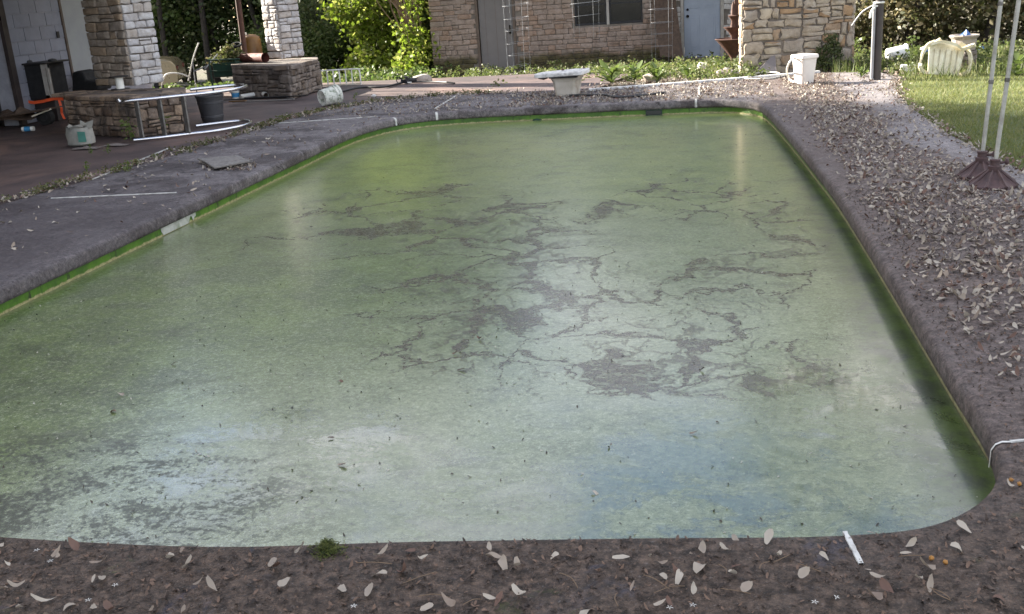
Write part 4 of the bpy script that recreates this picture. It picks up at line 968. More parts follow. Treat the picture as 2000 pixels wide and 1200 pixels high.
# --- white bin with lid and drooping hose
g_ = at(1572, 165); wb = thing('white_bin', 'tall white plastic bin with a loose lid standing on the back deck', 'bin', (g_.x, g_.y + .12, 0), R(35))
def rsq(w, r=.04, n=4):
    o = []
    for cx_, cy_, a0 in ((1, 1, 0), (-1, 1, 90), (-1, -1, 180), (1, -1, 270)):
        for i in range(n + 1): a = R(a0 + 90 * i / n); o.append((cx_ * (w / 2 - r) + r * math.cos(a), cy_ * (w / 2 - r) + r * math.sin(a)))
    return o
def loft(secs, closed_top=True, closed_bot=True):
    mb = MB(); n = len(secs[0][0])
    for poly, z in secs: mb.v += [Vector((x, y, z)) for x, y in poly]
    for j in range(len(secs) - 1):
        for i in range(n): mb.f.append((j * n + i, j * n + (i + 1) % n, (j + 1) * n + (i + 1) % n, (j + 1) * n + i))
    if closed_bot: mb.f.append(tuple(reversed(range(n))))
    if closed_top: mb.f.append(tuple((len(secs) - 1) * n + i for i in range(n)))
    return mb
loft([(rsq(.19), 0), (rsq(.2), .02), (rsq(.25), .33), (rsq(.265), .335), (rsq(.265), .35)]).obj('body', M['bin'], wb, smooth=.7)
loft([(rsq(.285), .345), (rsq(.285), .375), (rsq(.27), .39), (rsq(.2), .395)]).obj('lid', M['bin'], wb, smooth=.7)
hose('white_hose', 'white corrugated hose drooping down the left side of the white bin', [(1551, 112, .36), (1542, 122, .32), (1537, 138, .18), (1541, 154, .05), (1552, 161, .02)], .013, M['white'], 'hose')
# --- slate leaning on the barbecue
s0, s1, s2, s3 = atY(1466, 148, 16.55), atY(1517, 142, 16.6), atY(1514, 108, 16.84), atY(1505, 112, 16.82)
k = MB(); top = [s0, s1, s2, s3, atY(1490, 128, 16.7)]; n_ = Vector((0, .02, 0)); k.add(top + [p + n_ for p in top], [(0, 1, 2, 3, 4), (9, 8, 7, 6, 5)] + [(i, (i + 1) % 5, 5 + (i + 1) % 5, 5 + i) for i in range(5)])
tag(k.obj('slate_slab', M['slate'], recalc=True), 'triangular grey slate slab leaning on the stone barbecue', 'slate')
# --- iron wall fountain in front of house at px 1410-1448
fx = atY(1432, 118, 22.5); ft = thing('iron_fountain', 'rusty brown tiered fountain half hidden behind the stone barbecue', 'fountain', (fx.x, 22.5, fx.z))
s_ = .0126
k = MB(); k.lathe([(.07, 0), (.06, .05), (.10, .12), (.25, .3), (.35, .42), (.38, .44), (.36, .45), (.2, .36), (.001, .34)], 24); k.obj('basin', M['rust'], ft, smooth=.8)
k = MB(); k.lathe([(.04, .3), (.05, .5), (.10, .58), (.19, .66), (.2, .68), (.06, .66), (.04, .8), (.06, .84), (.11, .9), (.05, .92), (.035, 1.1), (.001, 1.2)], 18); k.obj('tier', M['rust'], ft, smooth=.8)
k = MB(); k.box((.12, .1, .75), (.2, .06, .95)); k.obj('back_plate', M['rust'], ft, bevel=.02)
# --- brown board leaning on the house wall
b0_, b1_, b2_, b3_ = atY(1290, 112, 24.2), atY(1335, 113, 24.2), atY(1318, -12, 24.9), atY(1272, -10, 24.9)
k = MB(); top = [b0_, b1_, b2_, b3_]; n_ = Vector((0, .03, 0)); k.add(top + [p + n_ for p in top], [(0, 1, 2, 3), (7, 6, 5, 4)] + [(i, (i + 1) % 4, 4 + (i + 1) % 4, 4 + i) for i in range(4)])
tag(k.obj('leaning_sheet', M['woodb'], recalc=True), 'dark brown panel leaning on the house between window and right door', 'sheet')
# --- tomato cages
def cage(x0, x1, ytop_rings, Y, ybase, label, seed, legs=True):
    c = atY((x0 + x1) / 2, ybase, Y); t = thing('tomato_cage', label, 'tomato cage', tuple(c), 0, 'wire tomato cages before the house'); r = (atY(x1, 50, Y) - atY(x0, 50, Y)).length / 2; rs = random.Random(seed)
    for i, py in enumerate(ytop_rings):
        z = atY((x0 + x1) / 2, py, Y).z - c.z; rr = r * (1 - .05 * i)
        k = MB(); k.tube([(rr * math.cos(a / 18 * 6.283), rr * .8 * math.sin(a / 18 * 6.283), z + .02 * math.sin(a / 18 * 6.283 + seed)) for a in range(18)], .0027, 5, closed=True); k.obj('ring', M['wire'], t, smooth=3.2)
    top = max(atY((x0 + x1) / 2, py, Y).z - c.z for py in ytop_rings) + .5
    for i in range(4):
        a = .6 + i * 1.57; zb = atY((x0 + x1) / 2, legs, Y).z - c.z if legs is not True else 0
        k = MB(); k.tube([(r * .9 * math.cos(a), r * .75 * math.sin(a), zb), (r * math.cos(a), r * .8 * math.sin(a), top)], .0027, 5); k.obj('stake', M['wire'], t)
cage(988, 1042, (-15, 9, 35, 58, 83, 106, 128), 23.2, 150, 'wire tomato cage standing before the taupe left door', 1)
cage(1118, 1180, (-20, 5, 30), 23.6, 146, 'wire tomato cage before the dark house window', 2, legs=76)
cage(1268, 1320, (-5, 18, 44, 66, 90), 23.4, 138, 'wire tomato cage before the leaning brown panel', 3)
# --- brown post with grey pipe and spigot
g_ = at(1712, 156); pst = thing('brown_post', 'dark brown post with a grey pipe and water tap behind the deck', 'post', (g_.x, g_.y, -.02))
k = MB(); k.tube([(0, 0, 0), (0, 0, 2.6)], .055, 16); k.obj('post', M['post'], pst, smooth=1)
k = MB(); k.tube([(-.07, -.03, -.02), (-.07, -.03, 1.02)], .022, 12); k.obj('pipe', M['postl'], pst, smooth=1)
k = MB(); k.lathe([(.03, 0), (.03, .06), (.001, .07)], 12, Matrix.Translation((-.07, -.03, -.02))); k.obj('pipe_foot', M['jointw'], pst, smooth=1)
k = MB(); k.tube([(-.07, -.05, .96), (-.10, -.08, .95), (-.125, -.1, .9), (-.13, -.1, .84)], .016, 8); k.box((-.07, -.075, .99), (.07, .012, .02)); k.obj('tap', M['white'], pst, smooth=.8)
k = MB(); k.tube([(0.065 * math.cos(i / 12 * 6.283) - .01, .065 * math.sin(i / 12 * 6.283), 1.03) for i in range(12)], .012, 6, closed=True); k.obj('clamp', M['white'], pst, smooth=1)
k = MB(); k.tube(smoothp([(-.03, 0, 1.02), (-.2, .1, .92), (-.32, .2, .74)], 5), .01, 6); k.obj('bent_hose', M['postl'], pst, smooth=1)
# --- overturned white tub and block
g_ = atG(1750, 130); tb = thing('white_tub', 'white plastic tub lying on its side left of the tipped chair', 'tub', (g_.x, g_.y - .05, g_.z + .16), R(8))
mt = Matrix.Translation((.13, 0, .03)) @ Matrix.Rotation(R(-90), 4, 'Y') @ Matrix.Rotation(R(4), 4, 'X')
mt = Matrix.Translation((-.17, 0, .04)) @ Matrix.Rotation(R(86), 4, 'Y')
k = MB(); k.lathe([(.001, 0), (.09, 0), (.1, .01), (.125, .3), (.14, .3), (.14, .325), (.118, .325), (.1, .05), (.001, .04)], 24, mt); k.obj('body', M['white'], tb, smooth=.8)
k = MB(); k.tube([Vector((.17, 0, .04)) + Vector((.03 * math.sin(i / 10 * 3.14), .14 * math.cos(i / 10 * 3.14), -.1 * math.sin(i / 10 * 3.14))) for i in range(11)], .004, 5); k.obj('handle', M['wire'], tb, smooth=3.2)
g_ = atG(1774, 140); k = MB(); k.box((0, 0, .045), (.22, .14, .1), Matrix.Rotation(R(5), 3, 'Y'), .93); o = k.obj('white_box', M['white'], bevel=.012); o.location = g_ + Vector((0, 0, 0)); tag(o, 'small white box in the weeds below the white tub', 'box')
# --- tipped monobloc chair
g_ = at(1852, 151); ch = thing('plastic_chair', 'dirty white plastic chair tipped over at the edge of the lawn', 'chair', (g_.x, g_.y + .15, 0))
ch.rotation_euler = (R(0), R(0), R(0))
T = Matrix.Translation((0, .05, .0)) @ Matrix.Rotation(R(14), 4, 'Z') @ Matrix.Rotation(R(-8), 4, 'Y') @ Matrix.Rotation(R(98), 4, 'X') @ Matrix.Translation((0, -.02, -.42))
# chair frame: x width, y depth (front -), z up; tipped forward so its underside faces the pool
T = Matrix.Translation((0, .22, .03)) @ Matrix.Rotation(R(10), 4, 'Z') @ Matrix.Rotation(R(-5), 4, 'Y') @ Matrix.Rotation(R(-112), 4, 'X') @ Matrix.Translation((0, -.22, -.43))
T = Matrix.Translation((-.02, .12, .0)) @ Matrix.Rotation(R(7), 4, 'Y')
def panel(pts, th, m):
    k = MB(); nrm = (Vector(pts[1]) - Vector(pts[0])).cross(Vector(pts[2]) - Vector(pts[0])).normalized() * th; n = len(pts)
    k.add(list(pts) + [Vector(p) + nrm for p in pts], [tuple(range(n)), tuple(reversed(range(n, 2 * n)))] + [(i, (i + 1) % n, n + (i + 1) % n, n + i) for i in range(n)], m); return k
# lying face down: backrest rests on the ground, seat underside rises towards the camera, legs point up and back
seat = [(-.2, -.02, .0), (.2, -.02, .0), (.24, .06, .36), (.1, .08, .41), (-.14, .08, .42), (-.23, .06, .38)]
panel(seat, .02, T).obj('seat', M['chair'], ch, recalc=True, bevel=.008)
for i in range(5):
    x = -.15 + .075 * i; panel([(x, -.04, .01), (x + .05, -.04, .01), (x + .055, .02, .34), (x, .02, .34)], .01, T).obj('back_slat', M['chair'], ch, recalc=True, bevel=.004)
for s_ in (-1, 1):
    a = smoothp([(s_ * .22, 0, .02), (s_ * .31, -.05, .08), (s_ * .31, -.03, .26), (s_ * .25, .02, .38), (s_ * .16, .05, .43)], 5)
    k = MB(); 
    for p, q in zip(a, a[1:]): k.beam(p, q, .022, .05)
    k.v = [T @ v for v in k.v]; k.obj('armrest', M['chair'], ch)
for (x, y, z, ex, ey, ez) in ((.2, .06, .36, .33, -.06, .43), (-.2, .06, .38, -.1, .0, .47), (.2, .1, .36, .27, .42, .28), (-.2, .1, .36, -.24, .42, .3)):
    k = MB(); d_ = Vector((ex - x, ey - y, ez - z)); k.beam((x, y, z), (ex, ey, ez), .05, .035, (0, 1, .3)); k.v = [T @ v for v in k.v]; k.obj('leg', M['chair'], ch, bevel=.006)
k = MB(); pts = smoothp([(-.22, -.0, .39), (-.1, -.03, .44), (.08, -.03, .42), (.2, -.02, .36), (.3, -.05, .42)], 4)
for p, q in zip(pts, pts[1:]): k.beam(p, q, .03, .035)
k.v = [T @ v for v in k.v]; k.obj('apron', M['chair'], ch)
# --- stone planter urn on dry-stone base with blue tarp
g_ = atG(1888, 140); ur = thing('stone_urn', 'squat grey planter on stacked stones behind the tipped chair', 'planter', (g_.x + .02, g_.y + .35, g_.z)); ur.scale = (.8, .8, .74)
for i in range(4):
    for j in range(7):
        a = j / 7 * 6.283 + i * .45; mb = stone_mesh(.17, .085, .03, None, random.Random(i * 9 + j), .2); me = mb.mesh('base_stone', M['knee2'], .9); o = bpy.data.objects.new('base_stone', me); link(o, ur)
        rr = .19; o.matrix_basis = Matrix.Translation((rr * math.sin(a), -rr * math.cos(a), .045 + .085 * i)) @ Matrix.Rotation(a, 4, 'Z')
k = MB(); k.tube([(0, 0, 0), (0, 0, .34)], .17, 12); k.obj('core', M['mortar_dk'], ur)
k = MB(); k.lathe([(.15, .34), (.19, .36), (.2, .4), (.21, .56), (.245, .6), (.255, .62), (.25, .64), (.2, .64), (.19, .58), (.001, .57)], 10); k.obj('pot', M['planter'], ur, smooth=.5)
def crumple(name, label, c, sx_, sy_, sz_, mat, seed, cat):
    mb = MB(); n = 9; rs = random.Random(seed)
    for j in range(n):
        for i in range(n):
            x, y = (i / (n - 1) - .5), (j / (n - 1) - .5); z = max(0, (.5 - math.hypot(x, y) * .9)) * 1.4 * (1 + .5 * rs.uniform(-1, 1)) ; mb.v.append(Vector((x * sx_ * (1 + .15 * rs.uniform(-1, 1)), y * sy_, z * sz_)))
    mb.f = [(j * n + i, j * n + i + 1, (j + 1) * n + i + 1, (j + 1) * n + i) for j in range(n - 1) for i in range(n - 1)]
    o = mb.obj(name, mat); o.location = c; s = o.modifiers.new('s', 'SOLIDIFY'); s.thickness = .004; return tag(o, label, cat)
crumple('blue_tarp', 'crumpled blue tarp lying in the top of the grey planter', Vector(ur.location) + Vector((.02, 0, .43)), .2, .2, .13, M['blue'], 1, 'tarp')
for i, (px, py, w_, l_) in enumerate(((1811, 97, .14, 'small blue tarp scrap in the weeds above the tipped chair'), (1842, 92, .26, 'blue tarp scrap between the tipped chair and the planter'), (1916, 90, .13, 'blue tarp scrap just right of the grey planter'))):
    c = atY(px, py, 19.0); c.z = c.z - .06; crumple('blue_tarp', l_, c, w_, w_, .12, M['blue'], 5 + i, 'tarp')
# --- two conduit poles in iron umbrella bases
for i, (px, py, tx_, lab) in enumerate(((1917, 348, 1955, 'farther grey metal pole standing in an umbrella base'), (1942, 366, 1990, 'nearer grey metal pole standing in an umbrella base'))):
    g_ = at(px, py); 
    labs = ('brown cast-iron umbrella base, the farther of the two', 'brown cast-iron umbrella base with a round screw knob, the nearer of the two')
    ub = thing('umbrella_base', labs[i], 'umbrella base', (g_.x, g_.y + .03, 0), .3 * i, 'umbrella bases on the leafy deck'); ub.scale = (.8, .8, 1.15)
    k = MB(); n = 32; prof = [(.19, 0), (.185, .012), (.15, .03), (.10, .055), (.06, .085), (.045, .10)]; V = []
    for j, (r_, z_) in enumerate(prof):
        for q in range(n): a = q / n * 6.283; V.append((r_ * (1 + (.05 * (q % 4 == 0))) * math.cos(a), r_ * (1 + (.05 * (q % 4 == 0))) * math.sin(a), z_ + (.012 if q % 4 == 0 and 0 < j < 5 else 0)))
    k.add(V, [(j * n + q, j * n + (q + 1) % n, (j + 1) * n + (q + 1) % n, (j + 1) * n + q) for j in range(5) for q in range(n)]); k.obj('foot', M['iron'], ub, recalc=True)
    for q in range(8):
        a = q / 8 * 6.283; k = MB(); k.tube([(.05 * math.cos(a), .05 * math.sin(a), .1), (.12 * math.cos(a), .12 * math.sin(a), .06), (.2 * math.cos(a), .2 * math.sin(a), .014)], [.009, .011, .012], 6); k.obj('rib', M['iron'], ub, smooth=1)
    k = MB(); k.lathe([(.05, .085), (.055, .10), (.055, .125), (.04, .13), (.038, .15), (.044, .155), (.044, .165), (.02, .168)], 18); k.obj('collar', M['iron'], ub, smooth=.7)
    k = MB(); k.tube([(.03, 0, .14), (.085, -.02, .145)], .008, 8); k.lathe([(.001, -.018), (.018, -.01), (.02, 0), (.018, .01), (.001, .018)], 10, Matrix.Translation((.095, -.022, .147)) @ Matrix.Rotation(R(90), 4, 'Y')); k.obj('knob', M['iron'], ub, smooth=1)
    top = atY(tx_, 0, g_.y + .03 - .02); p_ = thing('metal_pole', lab, 'pole', (g_.x, g_.y + .03, .13)); e_ = (Vector(top) - Vector((g_.x, g_.y + .03, .13))); e_ = e_ * (2.3 / e_.z)
    k = MB(); k.tube([(0, 0, 0), tuple(e_)], .0145, 12); k.obj('tube', M['pole'], p_, smooth=1)
    for f_ in (.24, .47, .76):
        k = MB(); c_ = e_ * (f_ + .02 * i); d_ = e_.normalized() * .014; k.tube([tuple(c_ - d_), tuple(c_), tuple(c_ + d_)], [.0165, .018, .0165], 12); k.obj('ring', M['tread'], p_, smooth=1)
# --- pool ladder lying on its side
lp = [at(*p) for p in ((262, 278), (320, 272), (377, 265), (420, 260), (455, 254), (478, 249), (491, 243), (484, 240), (466, 240), (430, 244), (383, 250))]
ld = thing('pool_ladder', 'stainless steel pool ladder lying on its side before the stained stone wall', 'ladder', tuple(lp[1]))
def rail(z, extra=0):
    P_ = [Vector((p.x, p.y, z)) for p in lp]
    if extra:
        P_ = [P_[0] + Vector((-.12, .06, -.02)), P_[0] + Vector((-.15, .05, .02))][::-1] + P_
    return MB().tube(smoothp(P_, 5), .0215, 10)
rail(.024).obj('rail', M['chrome'], ld, smooth=1, world=True); rail(.5, 1).obj('rail', M['chrome'], ld, smooth=1, world=True)
for px in (279, 323, 369):
    p = at(px, 278 - (px - 262) * .113); k = MB(); k.box((p.x, p.y, .262), (.075, .025, .45), Matrix.Rotation(R(-25), 3, 'Z')); k.obj('tread', M['tread'], ld, world=True, bevel=.005)
# --- black plastic barrel planter
g_ = at(407, 241); bp = thing('barrel_planter', 'dark plastic barrel planter between ladder and grey wall', 'planter', (g_.x, g_.y + .15, 0))
k = MB(); k.lathe([(.13, 0), (.14, .01), (.15, .06), (.156, .065), (.156, .09), (.152, .095), (.172, .25), (.178, .255), (.178, .28), (.174, .285), (.185, .34), (.195, .345), (.195, .37), (.18, .37), (.165, .2), (.001, .18)], 28); k.obj('body', M['grey_pl'], bp, smooth=.6)
# --- spool
g_ = at(232, 176, zc); sp_ = thing('cable_spool', 'white cable spool with black flanges on the low stone wall', 'spool', (g_.x, g_.y + .05, zc))
for z_ in (0, .17):
    k = MB(); k.lathe([(.125, 0), (.13, .004), (.13, .01), (.125, .014)], 28, Matrix.Translation((0, 0, z_))); k.obj('flange', M['black'], sp_, smooth=.6)
k = MB(); k.tube([(0, 0, .01), (0, 0, .172)], .055, 20); k.obj('drum', M['white'], sp_, smooth=1)
# --- folding lawn chair behind wall
g_ = at(350, 190); fc = thing('folding_chair', 'white-framed folding lawn chair behind the stained wall', 'chair', (g_.x, g_.y + .7, 0), R(10))
Y_ = g_.y + .7
def fp(px, py, dy=0): v = atY(px, py, Y_ + dy); return v
for dy in (0, .4):
    k = MB(); k.tube(smoothp([fp(388, 84, dy), fp(378, 112, dy), fp(368, 158, dy)], 4), .013, 8); k.obj('back_post', M['white'], fc, smooth=1, world=True)
    k = MB(); k.tube(smoothp([fp(372, 152, dy), fp(355, 145, dy), fp(335, 143, dy), fp(322, 148, dy), fp(316, 166, dy)], 4), .013, 8); k.obj('armrest', M['white'], fc, smooth=1, world=True)
    k = MB(); k.tube([fp(376, 120, dy), fp(392, 235, dy)], .011, 8); k.obj('leg', M['wire'], fc, smooth=1, world=True); k = MB(); k.tube([fp(316, 162, dy), fp(318, 238, dy)], .011, 8); k.obj('leg', M['wire'], fc, smooth=1, world=True)
for f_ in (.1, .3, .5, .7):
    a, b = fp(388, 84, 0).lerp(fp(369, 155, 0), f_), fp(388, 84, .4).lerp(fp(369, 155, .4), f_); k = MB(); k.beam(a, b, .004, .045, (0, 0, 1)); k.obj('web_strap', M['blackm'], fc, world=True)
a, b, c, d = fp(318, 164), fp(372, 166), fp(372, 166, .4), fp(318, 164, .4); k = MB(); k.add([a, b, c, d] + [p + Vector((0, 0, -.01)) for p in (a, b, c, d)], [(0, 1, 2, 3), (7, 6, 5, 4), (0, 1, 5, 4), (1, 2, 6, 5), (2, 3, 7, 6), (3, 0, 4, 7)]); k.obj('seat', M['white'], fc, world=True, recalc=True)
# --- white bucket on its side
g_ = at(640, 207); bk = thing('paint_bucket', 'white bucket with green stains lying on its side on the patio', 'bucket', (g_.x, g_.y + .12, .13), 0)
mt = Matrix.Rotation(R(-60), 4, 'Z') @ Matrix.Rotation(R(90), 4, 'X') @ Matrix.Translation((0, 0, -.14))
mt = Matrix.Rotation(R(52), 4, 'Z') @ Matrix.Rotation(R(84), 4, 'Y') @ Matrix.Translation((0, 0, -.14))
k = MB(); k.lathe([(.001, .006), (.105, .006), (.115, 0), (.12, .006), (.132, .2), (.142, .2), (.142, .215), (.134, .216), (.136, .25), (.146, .25), (.146, .27), (.138, .27), (.146, .272), (.146, .29), (.13, .29), (.112, .02), (.001, .015)], 32, mt)
k.obj('body', simple('stained_bucket', (.66, .66, .62), (.55, .56, .5), 5, .5, .1, dirt=(.08, .12, .06), dirt_amt=.95, dscale=16), bk, smooth=.7)
# --- white low railing
r0, r1 = at(628, 166), at(692, 170); rl = thing('white_railing', 'small white metal railing section beside the far stone wall', 'railing', tuple(r0))
Yr = (r0.y + r1.y) / 2
def rpt(px, z): v = at(px, 168); return Vector((v.x, Yr, z))
x0_, x1_ = at(628, 166).x, at(692, 170).x; H_ = .28
k = MB(); k.tube(smoothp([(x0_, Yr, .0 + H_), (x1_ - .06, Yr, H_), (x1_ - .01, Yr, H_ - .03), (x1_, Yr, H_ - .08), (x1_, Yr, 0)], 3), .012, 8); k.obj('top_rail', M['white'], rl, world=True, smooth=1)
for i in range(7):
    x = x0_ + (x1_ - x0_) * (i + .3) / 7.6; k = MB(); k.box((x, Yr, H_ / 2), (.022, .012, H_ - .01)); k.obj('baluster', M['white'], rl, world=True)
k = MB(); k.box(((x0_ + x1_) / 2, Yr, .02), (x1_ - x0_, .015, .02)); k.obj('bottom_rail', M['cream'], rl, world=True)
# --- pump
g_ = at(795, 163); pu = thing('pool_pump', 'small black pump on the patio edge left of the house', 'pump', (g_.x, g_.y, 0))
k = MB(); k.lathe([(.05, 0), (.055, .01), (.055, .07), (.03, .08), (.03, .1), (.05, .105), (.05, .12), (.001, .125)], 16); k.obj('strainer', M['black'], pu, smooth=.7)
k = MB(); k.tube([(.03, .02, .05), (.17, .03, .05)], .042, 12); k.obj('motor', M['black'], pu, smooth=1)
k = MB(); k.tube([(-.1, .02, .04), (-.04, 0, .04)], .035, 12); k.tube([(-.14 + .05 * math.cos(a / 10 * 6.28), .0, .06 + .05 * math.sin(a / 10 * 6.28)) for a in range(10)], .008, 6, closed=True); k.obj('wheel', M['tyre'], pu, smooth=1)
k = MB(); k.tube([(.03, -.06, .015), (.1, -.06, .015)], .014, 8); k.obj('white_cap', M['white'], pu, smooth=1)
def rock(name, label, c, s, mat, seed, cat='rock', sz=(1, 1, .6), group=None):
    bm = bmesh.new(); bmesh.ops.create_icosphere(bm, subdivisions=2, radius=s)
    for v in bm.verts: v.co = Vector((v.co.x * sz[0], v.co.y * sz[1], v.co.z * sz[2])) * (1 + .35 * noise.noise(v.co * 3 / s * .5 + Vector((seed, 0, 0))))
    me = bpy.data.meshes.new(name); bm.to_mesh(me); bm.free(); me.materials.append(mat); o = link(bpy.data.objects.new(name, me)); o.location = c; return tag(o, label, cat, group)
rock('rock', 'pale flat rock right of the pump', at(822, 160) + Vector((0, .1, .04)), .17, M['planter'], 3, sz=(1.2, .8, .5))
rock('concrete_chunk', 'small white concrete chunk on the far patio', at(730, 190) + Vector((0, 0, .02)), .04, M['concrete'], 4, 'chunk')
rock('cream_lump', 'cream lump of foam lying among the weeds below the blue-grey door', atG(1372, 143) + Vector((0, 0, .08)), .13, M['cream'], 9, 'lump', (.9, .8, 1))
for i, (px, py) in enumerate(((1392, 146), (1404, 147), (1417, 148), (1432, 149), (1300, 150), (1272, 157))):
    rock('edging_stone', 'grey edging stone in the weeds before the house', atG(px, py) + Vector((0, 0, .03)), .08 + .02 * (i % 3), M['planter'], 20 + i, 'stone', (1.2, .8, .7), 'edging stones of the weed bed')
# --- pipes, bucket, slats at far knee wall
g_ = at(458, 194); bb2 = thing('blue_bucket', 'small white bucket with a blue label before the grey stone wall', 'bucket', (g_.x, g_.y + .06, 0))
k = MB(); k.lathe([(.055, 0), (.06, .005), (.068, .12), (.074, .12), (.074, .13), (.06, .13), (.055, .02), (.001, .015)], 20); k.obj('body', M['white'], bb2, smooth=.7)
k = MB(); k.lathe([(.0645, .03), (.0695, .1)], 20); k.obj('label_band', M['bluew'], bb2, smooth=1)
pv = thing('white_pipe', 'white plastic pipe with an elbow lying before the grey stone wall', 'pipe', tuple(at(500, 187)))
k = MB(); k.tube([at(470, 189, .04), at(500, 184, .05)], .035, 14); k.obj('tube', M['white'], pv, world=True, smooth=1)
k = MB(); k.tube(smoothp([at(500, 184, .05), at(513, 183, .055), at(520, 187, .05)], 4), .045, 14, cap=False); k.obj('elbow', M['white'], pv, world=True, smooth=1)
for i, (a, b, c, l) in enumerate((((430, 196), (560, 190), 'black', 'long black slat on the patio before the grey wall, the upper one'), ((455, 200), (575, 194), 'wood', 'long grey slat on the patio before the grey wall'), ((478, 192), (600, 187), 'black', 'black slat lying close to the corner of the grey stone wall'), ((448, 199), (480, 197), 'yellow', 'short yellow slat before the grey stone wall'))):
    k = MB(); k.beam(at(*a, .02 + .012 * i), at(*b, .03 + .012 * i), .05, .018); tag(k.obj('slat', M[c], bevel=.003), l, 'slat')
# terracotta flue
a, b = at(468, 113, hk2 + .09), at(518, 113, hk2 + .09); fl = thing('clay_pipe', 'terracotta chimney pipe lying on top of the grey stone wall', 'pipe', tuple(a))
k = MB(); d_ = (b - a); k.tube([a, a + d_ * .02, b - d_ * .04, b], [.075, .078, .078, .085], 20, cap=False); k.tube([b, a], [.066, .06], 20, cap=False); k.obj('pipe', M['terra'], fl, world=True, smooth=1)
# rusty post behind, ochre tank, green cart
g_ = atY(478, 104, 17.9); t_ = atY(465, 0, 17.9); po = thing('rusty_post', 'slim rusty brown post standing behind the terracotta pipe', 'post', (g_.x, 17.9, -.02))
k = MB(); dl = (t_ - g_); k.tube([(-dl.x * .7, 0, 0), (dl.x * 1.6 , 0, g_.z + dl.z * 1.9)], .05, 12); k.obj('shaft', M['rust'], po, smooth=1)
g_ = atY(494, 150, 18.6); tk = thing('ochre_tank', 'ochre yellow tank behind the grey stone wall', 'tank', (g_.x + .05, 18.6, -.05))
zt_ = atY(494, 68, 18.6).z + .05
k = MB(); k.lathe([(.14, 0), (.18, .03), (.19, .1), (.19, zt_ - .12), (.17, zt_ - .04), (.1, zt_), (.001, zt_ + .01)], 24); k.obj('body', M['yellow'], tk, smooth=.9)
k = MB(); k.lathe([(.04, 0), (.045, .05), (.001, .06)], 12, Matrix.Translation((-.08, -.05, zt_ - .01))); k.obj('cap', M['white'], tk, smooth=1)
cY = 17.4
gc = thing('garden_cart', 'dark green metal cart heaped with dry leaves behind the grey wall', 'cart', (atY(440, 160, cY).x, cY, 0))
def cp(px, py, dy=0): return atY(px, py, cY + dy)
k = MB()
for dy in (0, .6):
    for px in (408, 460): k.tube([cp(px, 118, dy), Vector((cp(px, 118, dy).x, cY + dy, .0))], .016, 8)
    k.tube([cp(404, 118, dy), cp(468, 116, dy)], .016, 8); k.tube([cp(406, 140, dy), cp(466, 138, dy)], .012, 8)
k.tube([cp(404, 118, 0), cp(404, 118, .6)], .014, 8); k.obj('frame', M['green'], gc, world=True, smooth=1)
k = MB(); a, b = cp(412, 124), cp(466, 150); k.box(((a.x + b.x) / 2, cY + .3, (a.z + b.z) / 2), (abs(b.x - a.x), .55, abs(a.z - b.z))); k.obj('tub', M['green'], gc, world=True, bevel=.02)
k = MB(); k.tube([cp(400, 135, -.05), cp(425, 106, .1)], .012, 6); k.tube([cp(378, 140, 0), cp(402, 130, 0)], .012, 6); k.obj('handle', M['wire'], gc, world=True)
c_ = cp(445, 112, .3); rs = random.Random(5)
V = leaf_cloud([(c_.x - .02, c_.y, c_.z - .02, .3, .25, .12, 90), (c_.x + .1, c_.y, c_.z + .07, .16, .16, .12, 40)], 14, .06, .04, 12, .1)
tag(link(bpy.data.objects.new('leaf_pile', fastmesh('leaf_pile', V, M['moss']))), 'grey-green heap of dry leaves filling the green cart', 'leaf pile')
k = MB(); c3 = cp(462, 88, .3); k.tube([c3 + Vector((.09 * math.cos(a / 12 * 6.28), .05 * math.sin(a / 12 * 6.28), .03 * math.sin(a / 12 * 6.28))) for a in range(12)], .02, 8, closed=True); tag(k.obj('black_ring', M['tyre'], smooth=1), 'small black ring on top of the leaf heap in the cart', 'ring')
# --- gold car far behind
cYc = 28.0; zc_ = tz(0, cYc); rear = atY(368, 130, cYc).x
car = thing('parked_car', 'dusty gold sedan parked in the yard behind the stone column', 'car', (rear - .25, cYc, zc_), R(20))
PR = [(0, .32), (-.02, .55), (.02, .78), (.12, .90), (.3, .94), (.62, .97), (.92, 1.18), (1.25, 1.36), (1.9, 1.42), (2.7, 1.38), (3.2, 1.2), (3.55, 1.0), (4.2, .9), (4.6, .75), (4.68, .5), (4.6, .3), (4.1, .25), (.5, .25)]
def carside(hw, t): return [(-x, hw, z) for x, z in PR]
k = MB(); n = len(PR); V = []
for yy, sc in ((-.84, 1), (-.8, 1), (-.45, 1), (.45, 1), (.8, 1), (.84, 1)):
    for x, z in PR:
        up = max(0, z - .95); y2 = yy * (1 - .32 * up / .45) if abs(yy) > .6 else yy * (1 - .15 * up)
        z2 = z - (.03 if abs(yy) > .82 else 0) + (.02 if abs(yy) < .5 and z > .9 else 0)
        V.append((-x, y2, z2))
F = [(j * n + i, j * n + (i + 1) % n, (j + 1) * n + (i + 1) % n, (j + 1) * n + i) for j in range(5) for i in range(n)] + [tuple(range(n)), tuple(5 * n + i for i in reversed(range(n)))]
k.add(V, F); k.obj('body', M['gold'], car, recalc=True, smooth=.6, bevel=.015)
